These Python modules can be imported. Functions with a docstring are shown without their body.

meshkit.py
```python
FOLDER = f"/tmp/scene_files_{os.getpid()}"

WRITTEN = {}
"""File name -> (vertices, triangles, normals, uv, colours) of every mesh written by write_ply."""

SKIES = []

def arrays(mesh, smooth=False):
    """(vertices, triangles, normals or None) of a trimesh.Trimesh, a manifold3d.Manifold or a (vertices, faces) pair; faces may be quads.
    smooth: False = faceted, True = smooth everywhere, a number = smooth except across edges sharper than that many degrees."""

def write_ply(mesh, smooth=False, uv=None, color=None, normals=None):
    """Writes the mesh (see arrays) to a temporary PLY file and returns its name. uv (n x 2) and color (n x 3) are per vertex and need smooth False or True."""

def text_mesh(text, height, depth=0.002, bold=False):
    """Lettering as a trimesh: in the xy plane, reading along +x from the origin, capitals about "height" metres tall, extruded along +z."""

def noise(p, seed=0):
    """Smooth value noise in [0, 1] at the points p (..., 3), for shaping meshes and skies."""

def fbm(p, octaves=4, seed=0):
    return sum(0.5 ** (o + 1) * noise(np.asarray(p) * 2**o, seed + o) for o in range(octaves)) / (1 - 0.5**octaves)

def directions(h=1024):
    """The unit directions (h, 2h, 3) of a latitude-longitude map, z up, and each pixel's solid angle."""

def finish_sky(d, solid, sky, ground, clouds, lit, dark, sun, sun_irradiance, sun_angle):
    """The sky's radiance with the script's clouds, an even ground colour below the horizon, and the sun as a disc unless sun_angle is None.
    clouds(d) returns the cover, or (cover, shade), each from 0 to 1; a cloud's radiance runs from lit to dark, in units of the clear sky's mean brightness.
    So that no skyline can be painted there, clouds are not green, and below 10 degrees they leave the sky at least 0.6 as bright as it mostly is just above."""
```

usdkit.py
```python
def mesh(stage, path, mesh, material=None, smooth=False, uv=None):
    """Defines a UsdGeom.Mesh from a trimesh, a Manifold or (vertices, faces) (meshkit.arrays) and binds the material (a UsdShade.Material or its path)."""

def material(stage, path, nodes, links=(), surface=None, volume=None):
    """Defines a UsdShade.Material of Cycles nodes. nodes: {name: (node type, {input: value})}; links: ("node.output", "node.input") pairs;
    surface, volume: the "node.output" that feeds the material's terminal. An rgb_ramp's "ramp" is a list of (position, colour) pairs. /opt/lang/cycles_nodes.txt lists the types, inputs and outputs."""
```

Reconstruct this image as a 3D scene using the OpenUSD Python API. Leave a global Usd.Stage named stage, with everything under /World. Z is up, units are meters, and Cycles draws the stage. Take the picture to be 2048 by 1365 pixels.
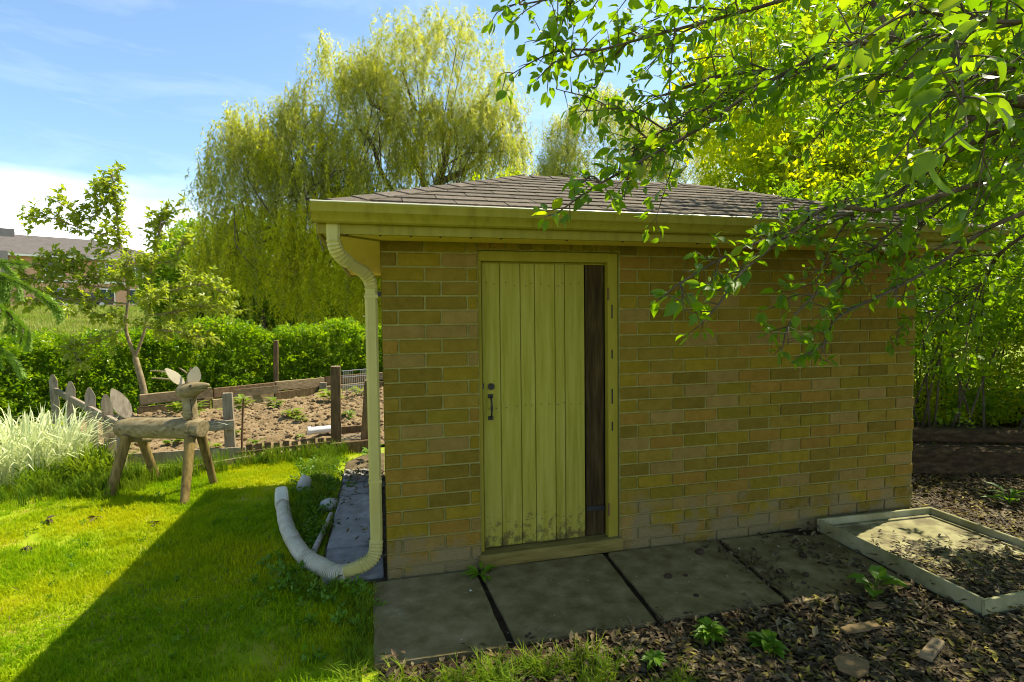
import math, random, re
import numpy as np
import trimesh
from shapely.geometry import Polygon, box as sbox
from shapely import contains_xy
from scipy.spatial import Delaunay
from pxr import Usd, UsdGeom, UsdLux, UsdShade, Gf, Sdf, Vt
import usdkit, meshkit

stage = Usd.Stage.CreateInMemory()
UsdGeom.SetStageUpAxis(stage, 'Z'); UsdGeom.SetStageMetersPerUnit(stage, 1.0)
UsdGeom.Xform.Define(stage, '/World')
rng = np.random.default_rng(7)
random.seed(7)

# ------------------------------------------------------------------ camera, sky, sun
CAM = np.array([-0.0011, -3.2328, 1.5850])
cr = np.array([0.97147233, -0.23689370, -0.01108527]); cu = np.array([0.02101305, 0.03942444, 0.99900158]); cf = np.array([0.23622015, 0.97073533, -0.04327761])
cam = UsdGeom.Camera.Define(stage, '/World/camera')
cam.AddTransformOp().Set(Gf.Matrix4d(*cr, 0, *cu, 0, *(-cf), 0, *CAM, 1))
cam.CreateHorizontalApertureAttr(36.0); cam.CreateFocalLengthAttr(36.0 * 1066.22 / 2048)
cam.CreateExposureAttr(1.15)
SUN = np.array([0.586, 0.20, 1.0]); SUN /= np.linalg.norm(SUN)      # direction towards the sun
SUN_EL, SUN_ROT = float(math.asin(SUN[2])), float(math.atan2(SUN[0], SUN[1]))
SKY_STRENGTH, SUN_POWER = 0.115, 1.25
usdkit.material(stage, '/World/Looks/sky', {
    'tex': ('sky_texture', {'sky_type': 'single_scattering', 'sun_disc': False, 'sun_elevation': SUN_EL, 'sun_rotation': SUN_ROT, 'altitude': 200.0, 'air_density': 1.0, 'aerosol_density': 1.0, 'ozone_density': 0.7}),
    'tc': ('texture_coordinate', {}), 'sep': ('separate_xyz', {}),
    'mp': ('mapping', {'scale': (1.6, 1.6, 7.0), 'rotation': (0.0, 0.12, 0.5)}),
    'n': ('noise_texture', {'scale': 1.6, 'detail': 5.0, 'roughness': 0.55}),
    'n2': ('noise_texture', {'scale': 2.4, 'detail': 6.0, 'roughness': 0.6, 'distortion': 0.4}),
    'wob': ('math', {'math_type': 'multiply_add', 'value2': 0.16, 'value3': -0.08}),
    'zz': ('math', {'math_type': 'add'}),
    'bank': ('map_range', {'from_min': 0.235, 'from_max': 0.125, 'to_min': 0.0, 'to_max': 0.95, 'clamp': True}),
    'cir': ('map_range', {'from_min': 0.5, 'from_max': 0.8, 'to_min': 0.0, 'to_max': 0.16, 'clamp': True}),
    'mx': ('math', {'math_type': 'maximum'}),
    'tint': ('mix', {'mix_type': 'multiply', 'fac': 1.0, 'color2': (.86, .98, 1.0)}),
    'mix': ('mix', {'color2': (8.0, 8.2, 8.4)}),
    'bg': ('background_shader', {'strength': SKY_STRENGTH})},
    [('tc.generated', 'sep.vector'), ('tc.generated', 'mp.vector'), ('mp.vector', 'n.vector'), ('mp.vector', 'n2.vector'), ('n.fac', 'wob.value1'), ('sep.z', 'zz.value1'), ('wob.value', 'zz.value2'),
     ('zz.value', 'bank.value'), ('n2.fac', 'cir.value'), ('bank.result', 'mx.value1'), ('cir.result', 'mx.value2'), ('mx.value', 'mix.fac'), ('tex.color', 'tint.color1'), ('tint.color', 'mix.color1'), ('mix.color', 'bg.color')],
    surface='bg.background')
sky = UsdLux.DomeLight.Define(stage, '/World/sky'); sky.CreateIntensityAttr(1.0)
UsdShade.MaterialBindingAPI.Apply(sky.GetPrim()).Bind(UsdShade.Material.Get(stage, '/World/Looks/sky'))
sky.GetPrim().SetCustomDataByKey('kind', 'structure'); sky.GetPrim().SetCustomDataByKey('label', 'blue summer sky with a white cloud bank low down')
sun = UsdLux.DistantLight.Define(stage, '/World/sun')
sun.CreateIntensityAttr(SUN_POWER); sun.CreateAngleAttr(0.5); sun.CreateColorAttr(Gf.Vec3f(1.0, 0.91, 0.70)); sun.CreateNormalizeAttr(True)
zx = SUN; xx = np.cross([0, 0, 1.0], zx); xx /= np.linalg.norm(xx); yy = np.cross(zx, xx)
sun.AddTransformOp().Set(Gf.Matrix4d(*xx, 0, *yy, 0, *zx, 0, 0, 0, 0, 1))

# ------------------------------------------------------------------ helpers
used = {}
def numbered(parent, name):
    k = used.get((parent, name), 0); used[(parent, name)] = k + 1
    return name if k == 0 else f'{name}_{k:03d}'
def tag(p, label=None, cat=None, group=None, kind=None):
    p = p.GetPrim() if hasattr(p, 'GetPrim') else p
    for k, v in (('label', label), ('category', cat), ('group', group), ('kind', kind)):
        if v: p.SetCustomDataByKey(k, v)
    return p
class Node:
    def __init__(s, path, base): s.path, s.base = path, np.asarray(base, float)
def thing(name, base, label=None, cat=None, group=None, kind=None, parent=None):
    pp = parent.path if parent else '/World'
    pb = parent.base if parent else np.zeros(3)
    n = numbered(pp, name)
    x = UsdGeom.Xform.Define(stage, f'{pp}/{n}'); d = np.asarray(base, float) - pb
    if np.abs(d).max() > 0: x.AddTranslateOp().Set(Gf.Vec3d(*d))
    tag(x, label, cat, group, kind)
    return Node(f'{pp}/{n}', base)
class MB:
    def __init__(s): s.v, s.f, s.n = [], [], 0
    def add(s, v, f):
        v = np.asarray(v, float).reshape(-1, 3); f = np.asarray(f, int)
        if f.shape[1] == 4: f = np.vstack([f[:, [0, 1, 2]], f[:, [0, 2, 3]]])
        s.v.append(v); s.f.append(f + s.n); s.n += len(v); return s
    def tm(s, m, M=None):
        v = np.array(m.vertices)
        if M is not None: v = v @ M[:3, :3].T + M[:3, 3]
        return s.add(v, m.faces)
    def box(s, c, size, R=None, ch=0.0, jit=0.0):
        v, f = cbox(size, ch)
        if jit: v = v + rng.uniform(-jit, jit, v.shape)
        if R is not None: v = v @ np.asarray(R).T
        return s.add(v + np.asarray(c, float), f)
    def bar(s, a, b, w, h, up=(0, 0, 1), ch=0.0, jit=0.0):
        a, b = np.asarray(a, float), np.asarray(b, float); d = b - a; L = np.linalg.norm(d); x = d / L
        y = np.cross(up, x); y /= np.linalg.norm(y); z = np.cross(x, y)
        return s.box((a + b) / 2, (L, w, h), np.stack([x, y, z], 1), ch, jit)
    def tube(s, pts, rad, sides=8, caps=True):
        v, f = tube(pts, rad, sides, caps); return s.add(v, f)
    def arrays(s): return np.vstack(s.v), np.vstack(s.f)
    def build(s, name, mat, parent=None, smooth=False, **k):
        v, f = s.arrays(); pp = parent.path if parent else '/World'
        if parent is not None: v = v - parent.base
        n = numbered(pp, name); m = usdkit.mesh(stage, f'{pp}/{n}', (v, f), mat, smooth)
        tag(m, k.get('label'), k.get('cat'), k.get('group'), k.get('kind'))
        return Node(f'{pp}/{n}', parent.base if parent else np.zeros(3))
_hull = trimesh.Trimesh(np.array([[sx * (1 if a == 0 else .8), sy * (1 if a == 1 else .8), sz * (1 if a == 2 else .8)] for sx in (-1, 1) for sy in (-1, 1) for sz in (-1, 1) for a in range(3)])).convex_hull
_hv = np.array(_hull.vertices); _hf = np.array(_hull.faces); _hs = np.sign(_hv); _ha = np.abs(_hv) > .9
_bx = trimesh.creation.box((1, 1, 1)); _bv, _bf = np.array(_bx.vertices) * 2, np.array(_bx.faces)
def cbox(size, ch=0.0):
    h = np.asarray(size, float) / 2
    if ch <= 0: return _bv * h, _bf
    ch = min(ch, h.min() * .9)
    return _hs * np.where(_ha, h, h - ch), _hf
def tube(pts, rad, sides=8, caps=True):
    p = np.asarray(pts, float); n = len(p); r = np.broadcast_to(np.asarray(rad, float), (n,))
    t = np.gradient(p, axis=0); t /= np.linalg.norm(t, axis=1, keepdims=True) + 1e-12
    ref = np.array([0.13, .21, 1.0]) if abs(t[0, 2]) < .9 else np.array([1.0, .2, .1])
    a = np.cross(t[0], ref); a /= np.linalg.norm(a); A = []
    for i in range(n):
        a = a - t[i] * (a @ t[i]); a /= np.linalg.norm(a) + 1e-12; A.append(a)
    A = np.array(A); B = np.cross(t, A); ang = np.arange(sides) * 2 * np.pi / sides
    v = p[:, None] + r[:, None, None] * (np.cos(ang)[None, :, None] * A[:, None] + np.sin(ang)[None, :, None] * B[:, None])
    i, j = np.meshgrid(np.arange(n - 1), np.arange(sides), indexing='ij')
    q = np.stack([i * sides + j, i * sides + (j + 1) % sides, (i + 1) * sides + (j + 1) % sides, (i + 1) * sides + j], -1).reshape(-1, 4)
    f = np.vstack([q[:, [0, 1, 2]], q[:, [0, 2, 3]]]); v = v.reshape(-1, 3)
    if caps:
        for k, o in ((0, 1), (n - 1, -1)):
            c = len(v); v = np.vstack([v, p[k]]); ring = k * sides + np.arange(sides)
            tri = np.stack([np.full(sides, c), np.roll(ring, -1), ring], 1); f = np.vstack([f, tri[:, ::o]])
    return v, f
def spline(pts, n=8):
    p = np.asarray(pts, float); q = np.vstack([2 * p[0] - p[1], p, 2 * p[-1] - p[-2]]); out = []
    for i in range(1, len(q) - 2):
        for t in np.linspace(0, 1, n, endpoint=False):
            a, b, c, d = q[i - 1:i + 3]
            out.append(.5 * (2 * b + (c - a) * t + (2 * a - 5 * b + 4 * c - d) * t * t + (3 * b - a - 3 * c + d) * t ** 3))
    return np.vstack([out, p[-1]])
def extrude(poly, axis, a, b, mb=None):
    """poly: shapely polygon in the two other axes (in order), extruded from a to b along axis."""
    m = trimesh.creation.extrude_polygon(poly, b - a, engine='earcut'); v = np.array(m.vertices); f = np.array(m.faces)
    w = v[:, 2] + a
    if axis == 'x': V = np.stack([w, v[:, 0], v[:, 1]], 1)
    elif axis == 'y': V = np.stack([v[:, 0], w, v[:, 1]], 1); f = f[:, ::-1]
    else: V = np.stack([v[:, 0], v[:, 1], w], 1)
    mb = mb or MB(); return mb.add(V, f)
def rotz(a): c, s = math.cos(a), math.sin(a); return np.array([[c, -s, 0], [s, c, 0], [0, 0, 1.0]])
def roty(a): c, s = math.cos(a), math.sin(a); return np.array([[c, 0, s], [0, 1, 0], [-s, 0, c]])
def rotx(a): c, s = math.cos(a), math.sin(a); return np.array([[1, 0, 0], [0, c, -s], [0, s, c]])
def unit(v): v = np.asarray(v, float); return v / (np.linalg.norm(v, axis=-1, keepdims=True) + 1e-12)
def in_view(p, m=0.1):
    d = np.asarray(p, float) - CAM; z = d @ cf; k = 1066.22 / 1024
    return (z > .1) & (np.abs(d @ cr) * k < z * (1 + m)) & (np.abs(d @ cu) * k < z * (.667 + m))

# ------------------------------------------------------------------ materials
MATS = {}
def mat(name, cols, scale=6.0, rough=.75, bump=.15, bscale=80.0, stretch=(1, 1, 1), vary=0.0, detail=5.0, spec=.12, bdist=.01, hue=0.0, stain=None):
    """cols: ramp of colours over a noise in world space; vary: brightness change from object to object; stain: (colour, scale, threshold, z0, z1) dirt that thins out from z0 to z1"""
    n = {'g': ('geometry', {}), 'm': ('mapping', {'scale': stretch}), 'n': ('noise_texture', {'scale': scale, 'detail': detail, 'roughness': .6}),
         'r': ('rgb_ramp', {'ramp': [(.28 + .44 * i / max(1, len(cols) - 1), c) for i, c in enumerate(cols)]}),
         'nb': ('noise_texture', {'scale': bscale, 'detail': 4.0, 'roughness': .65}), 'b': ('bump', {'strength': bump, 'distance': bdist}),
         'p': ('principled_bsdf', {'roughness': rough, 'specular_ior_level': spec})}
    l = [('g.position', 'm.vector'), ('m.vector', 'n.vector'), ('m.vector', 'nb.vector'), ('n.fac', 'r.fac'), ('nb.fac', 'b.height'), ('b.normal', 'p.normal')]
    out = 'r.color'
    if vary:
        n['oi'] = ('object_info', {}); n['mr'] = ('map_range', {'from_min': 0., 'from_max': 1., 'to_min': 1 - vary, 'to_max': 1 + vary})
        n['h'] = ('hsv', {}); l += [('oi.random', 'mr.value'), (out, 'h.color'), ('mr.result', 'h.value')]
        if hue:
            n['mr2'] = ('map_range', {'from_min': 0., 'from_max': 1., 'to_min': .5 - hue, 'to_max': .5 + hue}); n['wn'] = ('white_noise_texture', {'dimensions': '1D'})
            l += [('oi.random', 'wn.w'), ('wn.value', 'mr2.value'), ('mr2.result', 'h.hue')]
        out = 'h.color'
    if stain:
        c, sc, th, z0, z1 = stain
        n['sg'] = ('separate_xyz', {}); n['sn'] = ('noise_texture', {'scale': sc, 'detail': 6.0, 'roughness': .7})
        n['sz'] = ('map_range', {'from_min': z0, 'from_max': z1, 'to_min': .28, 'to_max': -.3, 'clamp': True}); n['sa'] = ('math', {'math_type': 'add'})
        n['st'] = ('map_range', {'from_min': th, 'from_max': th + .14, 'to_min': 0., 'to_max': .85, 'clamp': True}); n['sm'] = ('mix', {'color2': c})
        l += [('g.position', 'sg.vector'), ('sg.z', 'sz.value'), ('g.position', 'sn.vector'), ('sn.fac', 'sa.value1'), ('sz.result', 'sa.value2'), ('sa.value', 'st.value'), ('st.result', 'sm.fac'), (out, 'sm.color1')]
        out = 'sm.color'
    l.append((out, 'p.base_color'))
    MATS[name] = usdkit.material(stage, f'/World/Looks/{name}', n, l, surface='p.BSDF'); return MATS[name]
def leafmat(name, cols, trans, tw=.45, rough=.45, patch=0.0, pscale=1.0, pcol=None, spec=.3):
    n = {'g': ('geometry', {}), 'oi': ('object_info', {}), 'ad': ('math', {'math_type': 'add'}), 'fr': ('math', {'math_type': 'fraction'}),
         'r': ('rgb_ramp', {'ramp': cols}), 'p': ('principled_bsdf', {'roughness': rough, 'specular_ior_level': spec}),
         'tb': ('translucent_bsdf', {}), 'tm': ('mix', {'mix_type': 'multiply', 'fac': 1.0, 'color2': trans}), 'mx': ('mix_closure', {'fac': tw})}
    l = [('g.random_per_island', 'ad.value1'), ('oi.random', 'ad.value2'), ('ad.value', 'fr.value1'), ('fr.value', 'r.fac')]
    out = 'r.color'
    if pcol is not None:
        n['pn'] = ('noise_texture', {'scale': pscale, 'detail': 3.0}); n['pm'] = ('map_range', {'from_min': .45, 'from_max': .65, 'to_min': 0., 'to_max': patch, 'clamp': True}); n['px'] = ('mix', {'color2': pcol})
        l += [('g.position', 'pn.vector'), ('pn.fac', 'pm.value'), ('pm.result', 'px.fac'), (out, 'px.color1')]; out = 'px.color'
    l += [(out, 'p.base_color'), (out, 'tm.color1'), ('tm.color', 'tb.color'), ('p.BSDF', 'mx.closure1'), ('tb.BSDF', 'mx.closure2')]
    MATS[name] = usdkit.material(stage, f'/World/Looks/{name}', n, l, surface='mx.closure'); return MATS[name]
def plain(name, col, rough=.5, metal=0.0, spec=.5):
    MATS[name] = usdkit.material(stage, f'/World/Looks/{name}', {'p': ('principled_bsdf', {'base_color': col, 'roughness': rough, 'metallic': metal, 'specular_ior_level': spec})}, [], surface='p.BSDF'); return MATS[name]

EFF = ((.17, .14, .07), 5.0, .60, 0.0, .95)
BRICKS = [mat(f'brick_{w}', c, 14.0, .92, 1.0, 38.0, vary=.08, bdist=.014, stain=EFF, spec=.05) for w, c in dict(
    tan=[(.145, .100, .012), (.20, .142, .022)], ochre=[(.155, .111, .008), (.21, .152, .015)], orange=[(.165, .099, .013), (.215, .134, .024)], pink=[(.165, .110, .026), (.225, .155, .045)],
    brown=[(.112, .079, .009), (.16, .113, .017)], olive=[(.130, .099, .008), (.18, .138, .016)]).items()]
mat('mortar', [(.19, .172, .045), (.27, .25, .08)], 20.0, .9, .8, 90.0, stain=EFF)
mat('beige_metal', [(.16, .135, .010), (.215, .185, .018), (.235, .205, .024)], 7.0, .55, .05, 14.0, spec=.2, stretch=(3, 2, .5), detail=8.0)
mat('downspout_paint', [(.33, .29, .085), (.39, .35, .12)], 3.0, .45, .05, 20.0, spec=.35)
mat('white_metal', [(.52, .50, .36), (.62, .60, .45)], 5.0, .4, .04, 30.0, spec=.5)
mat('soffit', [(.58, .43, .12), (.66, .50, .16)], 3.0, .7, .05, 40.0, stretch=(4, .6, 1))
mat('hose', [(.28, .245, .16), (.42, .385, .28), (.49, .455, .34), (.53, .50, .38)], 9.0, .6, .2, 60.0, detail=8.0)
mat('door_paint', [(.205, .188, .018), (.265, .245, .036), (.31, .29, .062)], 4.0, .75, .5, 30.0, stretch=(9, 9, .5), vary=.06, stain=((.07, .055, .02), 18.0, .66, .1, .75))
mat('trim_paint', [(.20, .170, .014), (.26, .222, .026)], 4.0, .7, .3, 60.0, stretch=(3, 3, .8), stain=((.16, .12, .06), 11.0, .70, .0, .6))
mat('dark_board', [(.014, .009, .004), (.04, .026, .009), (.085, .06, .024)], 5.0, .9, .9, 40.0, stretch=(7, 7, .7))
mat('sill_wood', [(.10, .075, .018), (.22, .18, .05)], 5.0, .85, .4, 60.0, stretch=(.8, 6, 6))
plain('black_iron', (.012, .012, .012), .5, .3); plain('dark_gap', (.012, .010, .008), .9)
mat('shingle', [(.075, .062, .046), (.125, .104, .082), (.17, .142, .115)], 40.0, .95, .7, 300.0, vary=.16, bdist=.006)
mat('concrete', [(.11, .088, .032), (.16, .13, .055), (.21, .172, .08), (.27, .225, .115)], 9.0, .95, 1.0, 130.0, vary=.10, detail=10.0, spec=.05)
mat('slate', [(.15, .14, .11), (.23, .22, .195), (.30, .285, .26), (.40, .38, .34)], 9.0, .85, .8, 50.0, vary=.16, detail=9.0)
mat('strip_soil', [(.05, .038, .02), (.10, .075, .04), (.16, .125, .07)], 9.0, .95, .9, 60.0)
mat('deer_wood', [(.07, .05, .022), (.20, .155, .075), (.26, .21, .12), (.34, .29, .19)], 5.0, .85, .7, 40.0, stretch=(1.2, 7, 7), vary=.08)
mat('deer_leg', [(.07, .05, .018), (.19, .135, .045), (.27, .20, .07)], 6.0, .8, .7, 60.0, stretch=(6, 6, .8), vary=.10)
mat('ear_wood', [(.46, .39, .28), (.56, .49, .36)], 6.0, .75, .3, 60.0, vary=.05)
mat('grey_wood', [(.15, .12, .085), (.26, .215, .155), (.33, .28, .21)], 6.0, .88, .5, 60.0, stretch=(6, 6, 1.0), vary=.15)
mat('brown_wood', [(.07, .045, .025), (.13, .085, .045), (.19, .13, .07)], 6.0, .88, .5, 60.0, stretch=(5, 5, 1.2), vary=.15)
mat('plank_wood', [(.13, .09, .05), (.22, .165, .095), (.30, .235, .14)], 6.0, .88, .5, 60.0, stretch=(1.2, 4, 6), vary=.15)
mat('log_wood', [(.018, .012, .006), (.045, .03, .015), (.09, .06, .03)], 6.0, .9, .6, 40.0, stretch=(1.0, 5, 5))
mat('soil', [(.10, .068, .032), (.205, .145, .076), (.29, .215, .125)], 7.0, .95, .9, 40.0, detail=8.0, bdist=.03)
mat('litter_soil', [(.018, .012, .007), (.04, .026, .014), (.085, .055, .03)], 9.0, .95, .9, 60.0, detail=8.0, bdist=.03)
mat('lawn_soil', [(.13, .21, .004), (.20, .26, .006), (.30, .25, .04)], 5.0, .95, .6, 60.0)
mat('far_meadow', [(.14, .20, .012), (.20, .25, .025), (.26, .26, .08)], .25, .95, .9, 6.0, bdist=.1)
mat('asphalt', [(.17, .165, .16), (.22, .21, .20)], 3.0, .9, .3, 60.0)
mat('bark', [(.05, .04, .03), (.10, .08, .058), (.15, .125, .09)], 9.0, .9, .8, 40.0, stretch=(3, 3, .8), bdist=.02)
mat('apple_bark', [(.045, .034, .022), (.09, .07, .045), (.14, .115, .075)], 14.0, .9, .6, 60.0)
mat('young_bark', [(.13, .10, .055), (.24, .19, .11), (.32, .26, .17)], 12.0, .85, .5, 60.0)
mat('red_brick', [(.42, .235, .15), (.50, .29, .19)], 1.5, .9, .2, 20.0)
mat('grey_roof', [(.085, .075, .068), (.12, .105, .098)], 2.0, .95, .3, 20.0)
mat('grey_siding', [(.14, .13, .12), (.17, .16, .15)], 1.0, .9, .1, 20.0)
mat('white_trim', [(.62, .60, .54), (.70, .68, .62)], 2.0, .6, .05, 20.0)
plain('window_glass', (.03, .045, .05), .08); plain('car_paint', (.028, .024, .02), .25, .2, .6); plain('car_blue', (.05, .065, .09), .25, .2, .6); plain('tyre', (.012, .012, .012), .8); plain('rim', (.4, .4, .4), .3, .8)
plain('tail_light', (.4, .02, .01), .2); plain('rust', (.11, .05, .02), .9); plain('wire', (.42, .44, .42), .4, .6); plain('white_pipe', (.62, .62, .60), .4)
mat('tray_paint', [(.12, .11, .045), (.22, .205, .10), (.33, .31, .18)], 4.0, .7, .3, 60.0, detail=8.0, stain=((.10, .085, .045), 7.0, .56, -.4, 1.2))
mat('tray_side', [(.14, .135, .055), (.24, .235, .12), (.33, .32, .20)], 4.0, .6, .1, 60.0, stain=((.15, .14, .08), 12.0, .68, -.05, .12))
mat('pale_stone', [(.34, .33, .29), (.5, .48, .43)], 12.0, .9, .5, 60.0)
mat('chalky_stick', [(.30, .27, .20), (.52, .49, .41)], 30.0, .9, .5, 90.0)
mat('clod', [(.03, .02, .012), (.07, .045, .028)], 30.0, .95, .8, 90.0)
mat('wood_chip', [(.10, .068, .03), (.19, .135, .065)], 12.0, .9, .4, 90.0, vary=.2)

G = lambda *s: [(i / max(1, len(s) - 1), c) for i, c in enumerate(s)]
leafmat('grass_blade', G((.13, .25, .002), (.19, .32, .003), (.28, .37, .004), (.15, .29, .002)), (1.4, 1.3, .4), .45, .8, .75, 1.1, (.46, .46, .006), spec=.05)
leafmat('long_grass', G((.08, .155, .007), (.12, .20, .009), (.17, .23, .014)), (1.4, 1.3, .5), .42, .7, spec=.1)
leafmat('meadow_grass', G((.15, .23, .012), (.22, .29, .02), (.32, .30, .10), (.18, .26, .015)), (1.2, 1.2, .7), .4, .6)
leafmat('apple_leaf', G((.055, .125, .006), (.09, .17, .008), (.13, .21, .012), (.065, .13, .012), (.18, .235, .012)), (3.0, 2.7, .4), .52, .42)
leafmat('hedge_leaf', G((.085, .18, .006), (.14, .24, .008), (.21, .30, .012)), (2.3, 2.1, .4), .5, .33)
leafmat('willow_leaf', G((.18, .215, .03), (.24, .27, .045), (.34, .345, .13), (.21, .25, .04)), (2.0, 1.9, .9), .54, .5, spec=.2)
leafmat('willow_gold', G((.36, .41, .016), (.58, .56, .035), (.42, .46, .025), (.64, .60, .06)), (1.6, 1.55, .5), .58, .5, spec=.15)
leafmat('bright_leaf', G((.15, .21, .006), (.22, .28, .008), (.30, .33, .010)), (2.5, 2.3, .3), .66, .5, spec=.15)
leafmat('young_leaf', G((.15, .23, .018), (.21, .29, .022), (.29, .33, .04), (.18, .25, .03)), (2.0, 1.9, .5), .5, .3)
leafmat('dark_leaf', G((.045, .095, .010), (.07, .125, .012), (.10, .16, .018)), (1.6, 1.5, .6), .3, .45)
leafmat('spruce_needle', G((.13, .25, .02), (.20, .34, .03), (.10, .20, .02)), (1.2, 1.2, .6), .25, .5)
leafmat('striped_blade', G((.62, .65, .40), (.66, .68, .46), (.26, .36, .08), (.68, .71, .42), (.50, .57, .24)), (1.0, 1.0, .8), .35, .55)
leafmat('seedling_leaf', G((.14, .21, .02), (.20, .26, .03), (.10, .17, .02)), (1.6, 1.5, .6), .4)
leafmat('weed_leaf', G((.075, .165, .008), (.12, .23, .012)), (1.6, 1.5, .6), .35)
leafmat('dead_leaf', G((.03, .02, .008), (.06, .04, .016), (.14, .10, .04), (.045, .03, .012), (.20, .16, .08), (.04, .028, .012), (.035, .024, .010), (.24, .20, .025), (.045, .03, .012), (.10, .065, .03), (.03, .02, .01)), (1.0, .9, .6), .15, .7)

# ------------------------------------------------------------------ foliage helpers
def leaf_arrays(P, D, N, Ln, Wd, curl=.25, rows=2):
    """Many leaves at once: base P, direction D, face normal N, length, width. rows=2: 8 triangles, rows=1: 4."""
    P, D, N = np.asarray(P, float), unit(D), unit(N); n = len(P)
    S = unit(np.cross(D, N)); N = np.cross(S, D)
    Ln = np.broadcast_to(Ln, (n,))[:, None]; Wd = np.broadcast_to(Wd, (n,))[:, None]
    prof = [(.10, .50), (.25, .86), (.45, 1.0), (.65, .84), (.84, .46)] if rows == 5 else [(.30, .92), (.68, .80)] if rows == 2 else [(.45, 1.0)]
    V = [P]
    for t, w in prof:
        mid = P + D * Ln * t - N * Ln * curl * t * t
        for sgn in (-1, 0, 1): V.append(mid + S * Wd * .5 * w * sgn + N * Wd * .18 * abs(sgn))
    V.append(P + D * Ln - N * Ln * curl)
    V = np.stack(V, 1)
    F = [(0, 2, 1), (0, 3, 2), (1, 2, 5), (1, 5, 4), (2, 3, 6), (2, 6, 5), (4, 5, 7), (5, 6, 7)] if rows == 2 else [(0, 2, 1), (0, 3, 2), (1, 2, 4), (2, 3, 4)]
    if rows == 5:
        F = [(0, 2, 1), (0, 3, 2)]
        for q in range(4): a = 1 + 3 * q; F += [(a, a + 1, a + 4), (a, a + 4, a + 3), (a + 1, a + 2, a + 5), (a + 1, a + 5, a + 4)]
        F += [(13, 14, 16), (14, 15, 16)]
    k = V.shape[1]
    return V.reshape(-1, 3), (np.array(F)[None] + (np.arange(n) * k)[:, None, None]).reshape(-1, 3)
def rand_unit(n, r=rng): return unit(r.normal(size=(n, 3)))
def twig_cluster(n, ln, lw, spread, leaf_len, leaf_w, seed, rows=1, droop=.2):
    """Sprig along +x of length ln with n leaves around it."""
    r = np.random.default_rng(seed)
    t = r.uniform(0.05, 1, n); P = np.stack([t * ln, r.normal(0, spread * .25, n), r.normal(0, spread * .25, n)], 1)
    D = unit(np.stack([r.uniform(.1, 1.0, n), r.normal(0, .8, n), r.normal(-droop, .55, n)], 1))
    N = unit(np.stack([r.normal(0, .35, n), r.normal(0, .35, n), np.full(n, 1.0)], 1))
    return leaf_arrays(P, D, N, leaf_len * r.uniform(.6, 1.2, n), leaf_w * r.uniform(.7, 1.15, n), .2, rows)
def quat_from(D, roll):
    """Quaternions (w, xyz) turning +x to D after a roll about x."""
    D = unit(D); n = len(D); az = np.arctan2(D[:, 1], D[:, 0]); el = np.arcsin(np.clip(D[:, 2], -1, 1))
    def q(ax, a): o = np.zeros((n, 4)); o[:, 0] = np.cos(a / 2); o[:, 1 + ax] = np.sin(a / 2); return o
    def mul(a, b):
        w1, x1, y1, z1 = a.T; w2, x2, y2, z2 = b.T
        return np.stack([w1*w2-x1*x2-y1*y2-z1*z2, w1*x2+x1*w2+y1*z2-z1*y2, w1*y2-x1*z2+y1*w2+z1*x2, w1*z2+x1*y2-y1*x2+z1*w2], 1)
    return mul(mul(q(2, az), q(1, -el)), q(0, roll))
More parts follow.
